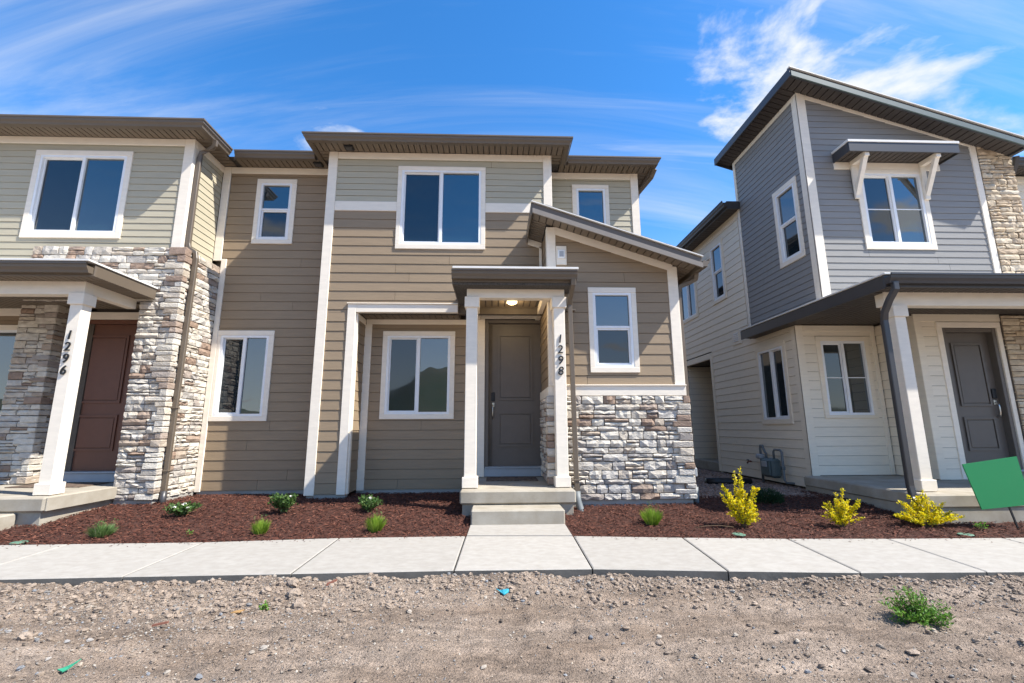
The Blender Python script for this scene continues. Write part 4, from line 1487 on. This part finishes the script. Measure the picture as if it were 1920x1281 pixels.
wbox('frieze_board', d_, 6.68, 8.12, 2.80, 2.92, -.004, .024, M['beige'], H3)
wbox('door_casing', d_, 7.035, 7.125, .36, 2.70, -.004, .026, M['trim'], H3)
wbox('door_casing', d_, 7.035, 8.10, 2.701, 2.79, -.004, .028, M['trim'], H3)
wbox('door_casing', d_, 8.03, 8.10, .36, 2.70, -.03, .026, M['trim'], H3)
door(H3, d_, 7.195, 7.96, .50, 2.63, M['doorgrey'], -1, label='dark grey front door of the right house')
stonework(H3, front(DY - .02), [(8.115, 9.3, .36, 2.90)], M['tanstone'], random.Random(32), .05)
mk('wall_core', *box8(d_, 8.12, 9.3, .2, 2.95, -.4, -.03), M['back'], H3)
# porch of the right house
cbox('porch_slab', 5.10, 12, 5.53, BY, .195, .352, M['conc'], H3, .018)
cbox('porch_foundation', 5.12, 12, 5.545, BY, -.15, .194, M['conc'], H3, .004)
post(H3, 5.285, 5.44, 5.74, 5.895, .352, 2.735)
pr3 = cbox('porch_roof', 5.0, 12, 5.49, GY - .02, 2.94, 3.06, M['shingle'], H3, .003)
cbox('porch_roof_return', 5.0, SX - .026, GY - .019, 8.97, 2.94, 3.06, M['shingle'], pr3, .003)
cbox('beam', 5.18, 12, 5.745, 5.89, 2.735, 2.925, M['trim'], pr3, .004)
cbox('fascia', 4.98, 12, 5.47, 5.489, 2.90, 3.058, M['eavedark'], pr3, .003)
cbox('fascia', 4.98, 4.999, 5.4895, 8.99, 2.885, 3.058, M['eavedark'], pr3, .003)
cbox('roof_flashing', 4.965, 12, 5.44, GY - .016, 3.062, 3.085, M['flash'], pr3, .004)
cbox('roof_flashing', 4.965, SX - .025, GY - .0155, 8.99, 3.062, 3.085, M['flash'], pr3, .004)
soffit(pr3, 5.0, 9.6, 5.49, 5.742, 2.915, M['soffitdark'], 'Y', .1)
soffit(pr3, 5.30, 9.6, 5.895, DY - .03, 2.915, M['soffitdark'], 'Y', .1)
soffit(pr3, 5.28, 6.68, DY - .03, BY - .03, 2.913, M['soffitdark'], 'Y', .1)
soffit(pr3, 5.0, 5.295, 5.745, 8.97, 2.905, M['soffitdark'], 'X', .1)
cbox('porch_ceiling', SX + .03, 6.7, GY - .015, BY - .02, 2.93, 2.955, M['back'], pr3, .002)
gutter(pr3, [(4.98, 5.47), (12, 5.47)], [(0, -1, 0), (0, -1, 0)], 2.935, M['eavedark'])
for x in (5.95, 7.35):
    cbox('porch_light', x - .08, x + .08, 6.05, 6.21, 2.885, 2.914, M['vinyl'], pr3, .012)
sweep('downspout', [(5.05, 5.41, 2.95), (5.05, 5.41, 2.86), (5.03, 5.50, 2.74), (5.03, 5.60, 2.60), (5.045, 5.64, 2.50), (5.06, 5.66, .44), (5.06, 5.64, .30), (5.05, 5.55, .2), (5.04, 5.5, .05)], .075, .062, M['eavedark'], H3)
# set-back wing at the right edge
w3 = backing(H3, front(7.70), 8.93, 13, .2, 5.80)
siding(w3, front(7.70), 9.02, 12.5, 3.0, 5.70, .157, M['beige'])
wbox('corner_board', front(7.70), 8.93, 9.03, 3.0, 5.70, -.004, .024, M['beige'], H3)
wbox('frieze_board', front(7.70), 8.93, 12.5, 5.70, 5.82, -.004, .024, M['beige'], H3)
rf5 = cbox('roof', 8.95, 13, 7.40, 12, 5.87, 5.97, M['shingle'], H3, .003)
cbox('fascia', 9.02, 13, 7.38, 7.399, 5.83, 5.97, M['eavedark'], rf5, .003)
soffit(rf5, 9.02, 11.5, 7.40, 7.675, 5.85, M['soffitdark'], 'Y', .1)
gutter(rf5, [(9.02, 7.38), (13, 7.38)], [(0, -1, 0), (0, -1, 0)], 5.84, M['eavedark'])
wbox('vent_cover', sideL(SX), 9.46, 9.83, 2.91, 3.23, .012, .03, M['beige'], H3)
vc = [o for o in H3.children if o.name.startswith('vent_cover')][0]
for i in range(5):
    wbox('vent_louvre', sideL(SX), 9.55, 9.75, 2.98 + i * .04, 3.0 + i * .04, .03, .042, M['vinyl'], vc)

# ------------------------------------------------------------------ utilities
gm = thing('gas_meter', (5.15, 8.55, .15), 'grey green gas meter with bent pipes on the beige side wall', 'gas meter')
v, fcs = cham((5.02, 8.42, .24), (5.20, 8.80, .58), .045)
mk('meter_body', v, fcs, M['meter'], gm)
v, fcs = cham((4.985, 8.47, .28), (5.018, 8.75, .55), .03)
mk('meter_face', v, fcs, M['meter'], gm)
cbox('meter_index', 4.97, 4.984, 8.53, 8.69, .43, .53, M['plastic'], gm, .006)
sweep('pipe', [(5.11, 8.50, .57), (5.11, 8.50, .70), (5.11, 8.46, .74), (5.11, 8.30, .74), (5.11, 8.25, .70), (5.11, 8.25, .22), (5.13, 8.23, .18), (5.25, 8.2, .17)], .04, .04, M['pipe'], gm, 10)
sweep('pipe', [(5.11, 8.74, .57), (5.11, 8.74, .66), (5.11, 8.80, .72), (5.11, 8.84, .80), (5.11, 8.90, .80), (5.11, 8.92, .74), (5.11, 8.92, .05)], .045, .045, M['pipe'], gm, 10)
cbox('regulator', 5.04, 5.17, 8.83, 9.0, .55, .64, M['plastic'], gm, .03)
cbox('pipe_coupling', 5.08, 5.14, 8.22, 8.28, .40, .46, M['pipe'], gm, .01)
hb = thing('hose_bib', (5.24, 9.55, .42), 'small brass hose bib on the beige side wall left of the gas meter', 'tap')
sweep('spout', [(5.26, 9.55, .46), (5.2, 9.55, .46), (5.17, 9.55, .42)], .035, .035, M['brickred'], hb, 8)
cbox('valve_wheel', 5.185, 5.20, 9.51, 9.59, .475, .50, M['pipe'], hb, .005)
cu_ = thing('conduit', (2.86, 6.78, .1), 'grey electrical conduit and box beside the stone corner', 'conduit')
sweep('pipe', [(2.80, 6.86, .70), (2.86, 6.86, .70), (2.875, 6.86, .66), (2.875, 6.86, .0)], .045, .045, M['plastic'], cu_, 10)
cbox('junction_box', 2.81, 2.95, 6.83, 6.93, .44, .57, M['plastic'], cu_, .012)
cbox('junction_box', 2.81, 2.93, 6.84, 6.92, .20, .30, M['plastic'], cu_, .012)
bp_ = sweep('drain_pipe', [(3.95, 8.80, .15), (4.2, 8.78, .15), (4.45, 8.74, .15), (4.75, 8.72, .15)], .16, .14, M['dark'], None, 12)
tag(bp_, 'black corrugated drain pipe lying on the gravel between the houses', 'pipe')
for x, y, lb_ in ((2.657, 5.222, 'pale green round irrigation lid by the tall yellow shrub'), (5.086, 5.09, 'pale green oval irrigation lid right of the wide yellow shrub'),
                  (-4.95, 5.28, 'dark green irrigation lid at the far left by the sidewalk')):
    vv, ff = [], []
    for z, rr in ((0, .07), (.008, .07), (.012, .064)):
        vv += [(x + rr * math.cos(6.283 * k / 20), y + rr * math.sin(6.283 * k / 20), grade(x, y) + z) for k in range(20)]
    for a in (0, 20):
        ff += [(a + k, a + (k + 1) % 20, a + 20 + (k + 1) % 20, a + 20 + k) for k in range(20)]
    ff.append(tuple(range(40, 60)))
    tag(mk('irrigation_lid', vv, ff, M['lid'], None), lb_, 'valve lid')
# yard sign
ys = thing('yard_sign', (6.0, 5.28, .02), 'plain green yard sign leaning on a thin black stake at right', 'sign')
c4 = [(5.406, 5.30, .715), (6.10, 5.32, .80), (6.14, 5.30, .265), (5.52, 5.28, .22)]
v = [Vector(p) for p in c4] + [Vector(p) + Vector((0, .012, 0)) for p in c4]
o = mk('sign_panel', v, [(3, 2, 1, 0), (4, 5, 6, 7), (0, 1, 5, 4), (1, 2, 6, 5), (2, 3, 7, 6), (3, 0, 4, 7)], M['signgreen'], ys)
bm_fix(o.data)
sweep('stake', [(5.80, 5.315, .70), (5.873, 5.305, .24), (5.925, 5.29, -.05)], .022, .012, M['dark'], ys, 4)
sweep('strip', [(2.25, 5.42, .03), (2.4, 5.45, .045), (2.55, 5.45, .05), (2.72, 5.44, .03)], .007, .007, M['stem'], None, 6)
st_ = [o for o in COL.objects if o.name.startswith('strip')][0]
st_.name = 'drip_tube'
tag(st_, 'thin brown drip tube curving over the mulch left of the tall yellow shrub', 'tube')

# ------------------------------------------------------------------ plants
def leafmesh(name, leaves, m, parent):
    V, F2 = [], []
    for p, d, n, l, w in leaves:
        s = d.cross(n).normalized()
        b = len(V)
        V += [tuple(q) for q in (p, p + d * l * .45 + s * w * .5, p + d * l, p + d * l * .45 - s * w * .5 + n * w * .15)]
        F2.append((b, b + 1, b + 2, b + 3))
    return mk(name, V, F2, m, parent)


def rv(r):
    while True:
        v = Vector((r.uniform(-1, 1), r.uniform(-1, 1), r.uniform(-1, 1)))
        if .05 < v.length < 1:
            return v.normalized()


def shrub(x, y, h, w, m, label, cat, seed, nb=16, leaf=(.03, .016), per=34, upright=1.0, name='shrub', group=None, shape=None, z=None, wm=None, fluff=.030):
    r = random.Random(seed)
    z = grade(x, y) if z is None else z
    t = thing(name, (x, y, z), label, cat, group)
    leaves, stems = [], []
    for b in range(nb):
        a = 6.283 * b / nb + r.uniform(-.4, .4)
        if shape:
            tx, ty, tz = shape[b % len(shape)]
            q_ = (1 if b < len(shape) else r.uniform(.55, 1.0))
            tip = Vector((x + tx * q_ + r.gauss(0, .028), y + ty + r.gauss(0, .05), z + tz * q_ + r.gauss(0, .015)))
        else:
            k = r.uniform(.15, 1)
            tip = Vector((x + math.cos(a) * w / 2 * k, y + math.sin(a) * w / 2 * k, z + h * r.uniform(.55, 1) * (1 - .35 * k * upright)))
        base = Vector((x + r.uniform(-.015, .015), y + r.uniform(-.015, .015), z - .01))
        mid = (base + tip) / 2 + Vector((0, 0, .06 * h)) + (tip - base).cross(Vector((0, 0, 1))) * r.uniform(-.1, .1)
        pts = [base.lerp(mid, i / 4).lerp(mid.lerp(tip, i / 4), i / 4) for i in range(5)]
        stems.append(pts)
        L = (tip - base).length
        for i in range(int(per * max(.5, L / .35))):
            s = .22 + .78 * r.random() ** .7
            j = min(3, int(s * 4))
            p = pts[j].lerp(pts[j + 1], s * 4 - j)
            d = rv(r)
            d.z = abs(d.z) * .7 + .1
            p = p + rv(r) * r.uniform(0, fluff)
            leaves.append((p, d.normalized(), rv(r), leaf[0] * r.uniform(.6, 1.25), leaf[1] * r.uniform(.7, 1.2)))
    sv = []
    for pts in stems:
        for a_, b_2 in zip(pts, pts[1:]):
            dd = Vector((.0035, 0, 0))
            ee = Vector((0, .0035, 0))
            sv.append(([a_ - dd, a_ + dd, a_ + ee, b_2 - dd * .7, b_2 + dd * .7, b_2 + ee * .7], [(0, 1, 4, 3), (1, 2, 5, 4), (2, 0, 3, 5)]))
    mk('stems', *merge(sv), M['stem'], t)
    leafmesh('foliage', leaves, m, t)
    return t


shrub(2.87, 5.50, .69, .48, M['yellow'], 'tall narrow bright yellow shrub in the mulch beside the stone bay', 'shrub', 3, nb=64, leaf=(.027, .019), per=58, fluff=.021, group='yellow shrubs', shape=[
    (.03, 0, .69), (.0, .05, .60), (-.19, 0, .44), (-.16, .05, .34), (.15, 0, .46), (.17, .03, .36), (-.12, -.05, .26), (-.2, .0, .40), (.05, -.05, .52), (.13, -.08, .22), (.19, 0, .16), (-.05, -.06, .40), (.16, .06, .12), (-.10, .08, .15), (.04, -.09, .16)])
shrub(3.97, 5.42, .43, .42, M['yellow'], 'small pointed yellow shrub, middle one of the three', 'shrub', 8, nb=46, leaf=(.025, .018), per=58, fluff=.020, group='yellow shrubs', shape=[
    (.04, 0, .43), (.02, .04, .34), (-.19, 0, .18), (-.14, .04, .24), (.2, 0, .22), (.15, .05, .28), (.1, -.06, .14), (-.1, -.05, .13), (.21, .0, .30), (-.05, 0, .28)])
shrub(4.97, 5.42, .40, .76, M['yellow'], 'wide spreading yellow shrub in front of the right porch post', 'shrub', 9, nb=72, leaf=(.026, .018), per=54, fluff=.021, group='yellow shrubs', shape=[
    (.04, 0, .40), (-.1, .03, .33), (-.36, 0, .15), (-.25, .05, .26), (.38, 0, .14), (.25, .03, .24), (.15, .05, .34), (-.15, -.06, .2), (.1, -.08, .15), (.3, -.04, .10), (.0, .08, .3), (.2, -.05, .2), (-.28, -.04, .12)])
def evergreen():
    r = random.Random(40)
    t = thing('evergreen_shrub', (3.80, 6.62, grade(3.8, 6.62)), 'low dark green evergreen shrub in the shade behind the yellow ones', 'shrub')
    lv_ = []
    for _ in range(2600):
        a, k, q_ = r.uniform(0, 6.283), r.random() ** .5, r.random()
        p = Vector((3.80 + math.cos(a) * .22 * k, 6.62 + math.sin(a) * .2 * k, grade(3.8, 6.62) + .18 * q_ * (1 - .5 * k * k)))
        d = Vector((math.cos(a) * .5, math.sin(a) * .5, r.uniform(.3, 1))).normalized()
        lv_.append((p, d, rv(r), r.uniform(.03, .05), .008))
    leafmesh('foliage', lv_, M['dkgreen'], t)
evergreen()
for x, y, h, w_, lb_, sd in ((-3.957, 6.27, .17, .37, 'low green rose bush with white blooms near the left downspout', 51), (-2.736, 6.35, .26, .40, 'taller glossy green rose bush between the two light corner boards', 52),
                             (-1.671, 6.45, .20, .38, 'half shaded rose bush with a white bloom behind the grass tuft', 53)):
    t = shrub(x, y, h, w_, M['green'], lb_, 'bush', sd, nb=40, leaf=(.036, .026), per=46, fluff=.035, upright=.45, name='rose_bush', group='rose bushes in the mulch')
    r = random.Random(sd)
    for _ in range({51: 6, 52: 1, 53: 2}[sd]):
        p = Vector((x + r.uniform(-.4, .4) * w_, y - .05 + r.uniform(-.12, .05), grade(x, y) + h * r.uniform(.62, .98)))
        lv_ = []
        for k in range(18):
            d = rv(r)
            d.z = abs(d.z)
            lv_.append((p, d.normalized(), rv(r),   .020, .018))
        leafmesh('flower', lv_, M['flower'], t)


def tuft(x, y, h, w, m, label, seed, n=420, flowers=0):
    r = random.Random(seed)
    z = grade(x, y)
    t = thing('grass_tuft', (x, y, z), label, 'plant', 'clumps of fine leaved plants in the mulch')
    V, F2 = [], []
    for i in range(n):
        a, k = r.uniform(0, 6.283), r.random() ** .6
        L = h * r.uniform(.55, 1.05) * (1 - .25 * k)
        b0 = Vector((x + math.cos(a) * w * .22 * k, y + math.sin(a) * w * .22 * k, z - .005))
        tip = b0 + Vector((math.cos(a) * w * .30 * k, math.sin(a) * w * .30 * k, L)) + rv(r) * .02
        mid = b0.lerp(tip, .5) + Vector((0, 0, .1 * L))
        s = Vector((-math.sin(a + .8), math.cos(a + .8), 0)) * .0034
        o_ = len(V)
        V += [tuple(q) for q in (b0 - s, b0 + s, mid + s, mid - s, tip)]
        F2 += [(o_, o_ + 1, o_ + 2, o_ + 3), (o_ + 3, o_ + 2, o_ + 4)]
    mk('blades', V, F2, m, t)
    if flowers:
        lv_ = []
        for _ in range(flowers):
            a, k = r.uniform(0, 6.283), r.random()
            p = Vector((x + math.cos(a) * w * .4 * k, y + math.sin(a) * w * .4 * k, z + h * r.uniform(.9, 1.15)))
            for q_ in range(5):
                lv_.append((p + rv(r) * .006, rv(r), rv(r), .012, .007))
        leafmesh('seed_heads', lv_, M['flower'] if False else M['sage'], t)


tuft(-4.293, 5.49, .15, .30, M['sage'], 'dusty green clump with pale heads at the left', 61, 520, 26)
tuft(-2.605, 5.52, .175, .21, M['lime'], 'lime green grassy clump below the tall rose bush', 62, 460, 8)
tuft(-1.355, 5.59, .20, .25, M['lime'], 'lime green grassy clump in front of the half shaded rose bush', 63, 560, 14)
tuft(1.856, 5.68, .22, .28, M['lime'], 'lime green grassy clump in front of the stone base', 64, 560, 12)
shrub(5.454, 5.27, .10, .24, M['weed'], 'small green seedling by the yard sign', 'plant', 71, nb=9, leaf=(.045, .014), per=10, name='seedling')
shrub(-3.37, 5.53, .03, .08, M['weed'], 'tiny green sprout in the mulch between two clumps', 'plant', 72, nb=6, leaf=(.025, .012), per=14, name='seedling')
shrub(2.87, 3.32, .24, .44, M['weed'], 'bushy green weed growing in the bare dirt', 'weed', 73, nb=62, leaf=(.030, .009), per=52, name='weed', z=dirt_z(2.87, 3.32), shape=[
    (.0, 0, .24), (-.06, .03, .18), (-.18, 0, .11), (-.13, .06, .13), (.08, .04, .17), (.15, 0, .12), (.20, .02, .09), (.1, -.08, .09), (-.08, -.08, .08), (.17, -.1, .06), (.0, .05, .2), (-.17, -.05, .06), (.05, -.02, .13), (.2, -.05, .08)])
shrub(-1.66, 3.68, .04, .07, M['weed'], 'tiny green weed on the gravel left of the rocks', 'weed', 74, nb=7, leaf=(.026, .016), per=14, name='weed', z=dirt_z(-1.66, 3.68))

def cap300(house, kind, m):
    alls = [o for p in house.children for o in p.children if o.name.split('.')[0] == kind]
    if len(alls) <= 300:
        return
    ar = lambda o: sorted(o.dimensions)[1] * sorted(o.dimensions)[2] / ((WL[o.name].x ** 2 + WL[o.name].y ** 2) if WL[o.name].x > -8.2 else 1e4)
    alls.sort(key=ar, reverse=True)
    V, F2 = [], []
    for o in alls[300:]:
        b, c = len(V), WL[o.name]
        V += [tuple(Vector(q.co) + c) for q in o.data.vertices]
        F2 += [tuple(i + b for i in q.vertices) for q in o.data.polygons]
        bpy.data.objects.remove(o)
    struct(mk('stones', V, F2, m, house), 'stuff')


bpy.context.view_layer.update()
cap300(H, 'stone', M['stonei'])
cap300(H2, 'stone', M['stonei'])

# ------------------------------------------------------------------ hills behind the viewer, seen in the glass
hv, hf = [], []
nxh, nyh = 80, 14
for j in range(nyh):
    for i in range(nxh):
        x = -5200 + 10400 * i / (nxh - 1)
        t = j / (nyh - 1)
        y = -1500 - 1500 * t
        ridge = 250 * math.exp(-((x + 250) / (300 if x < -250 else 620)) ** 2) + 130 * math.exp(-((x - 900) / 900) ** 2) + 120 * math.exp(-((x + 2100) / 800) ** 2) + 60
        z = ridge * math.sin(min(1, t * 1.6) * math.pi / 2) ** 1.3 * (1 if t < .7 else (1 - t) / .3) + 25 * nz(x, y, .004, 2) * t
        hv.append((x, y, z - 12))
for j in range(nyh - 1):
    for i in range(nxh - 1):
        k = j * nxh + i
        hf.append((k, k + nxh, k + nxh + 1, k + 1))
struct(mk('hills', hv, hf, M['hill'], None, True))

S.render.resolution_x, S.render.resolution_y = 1024, 683
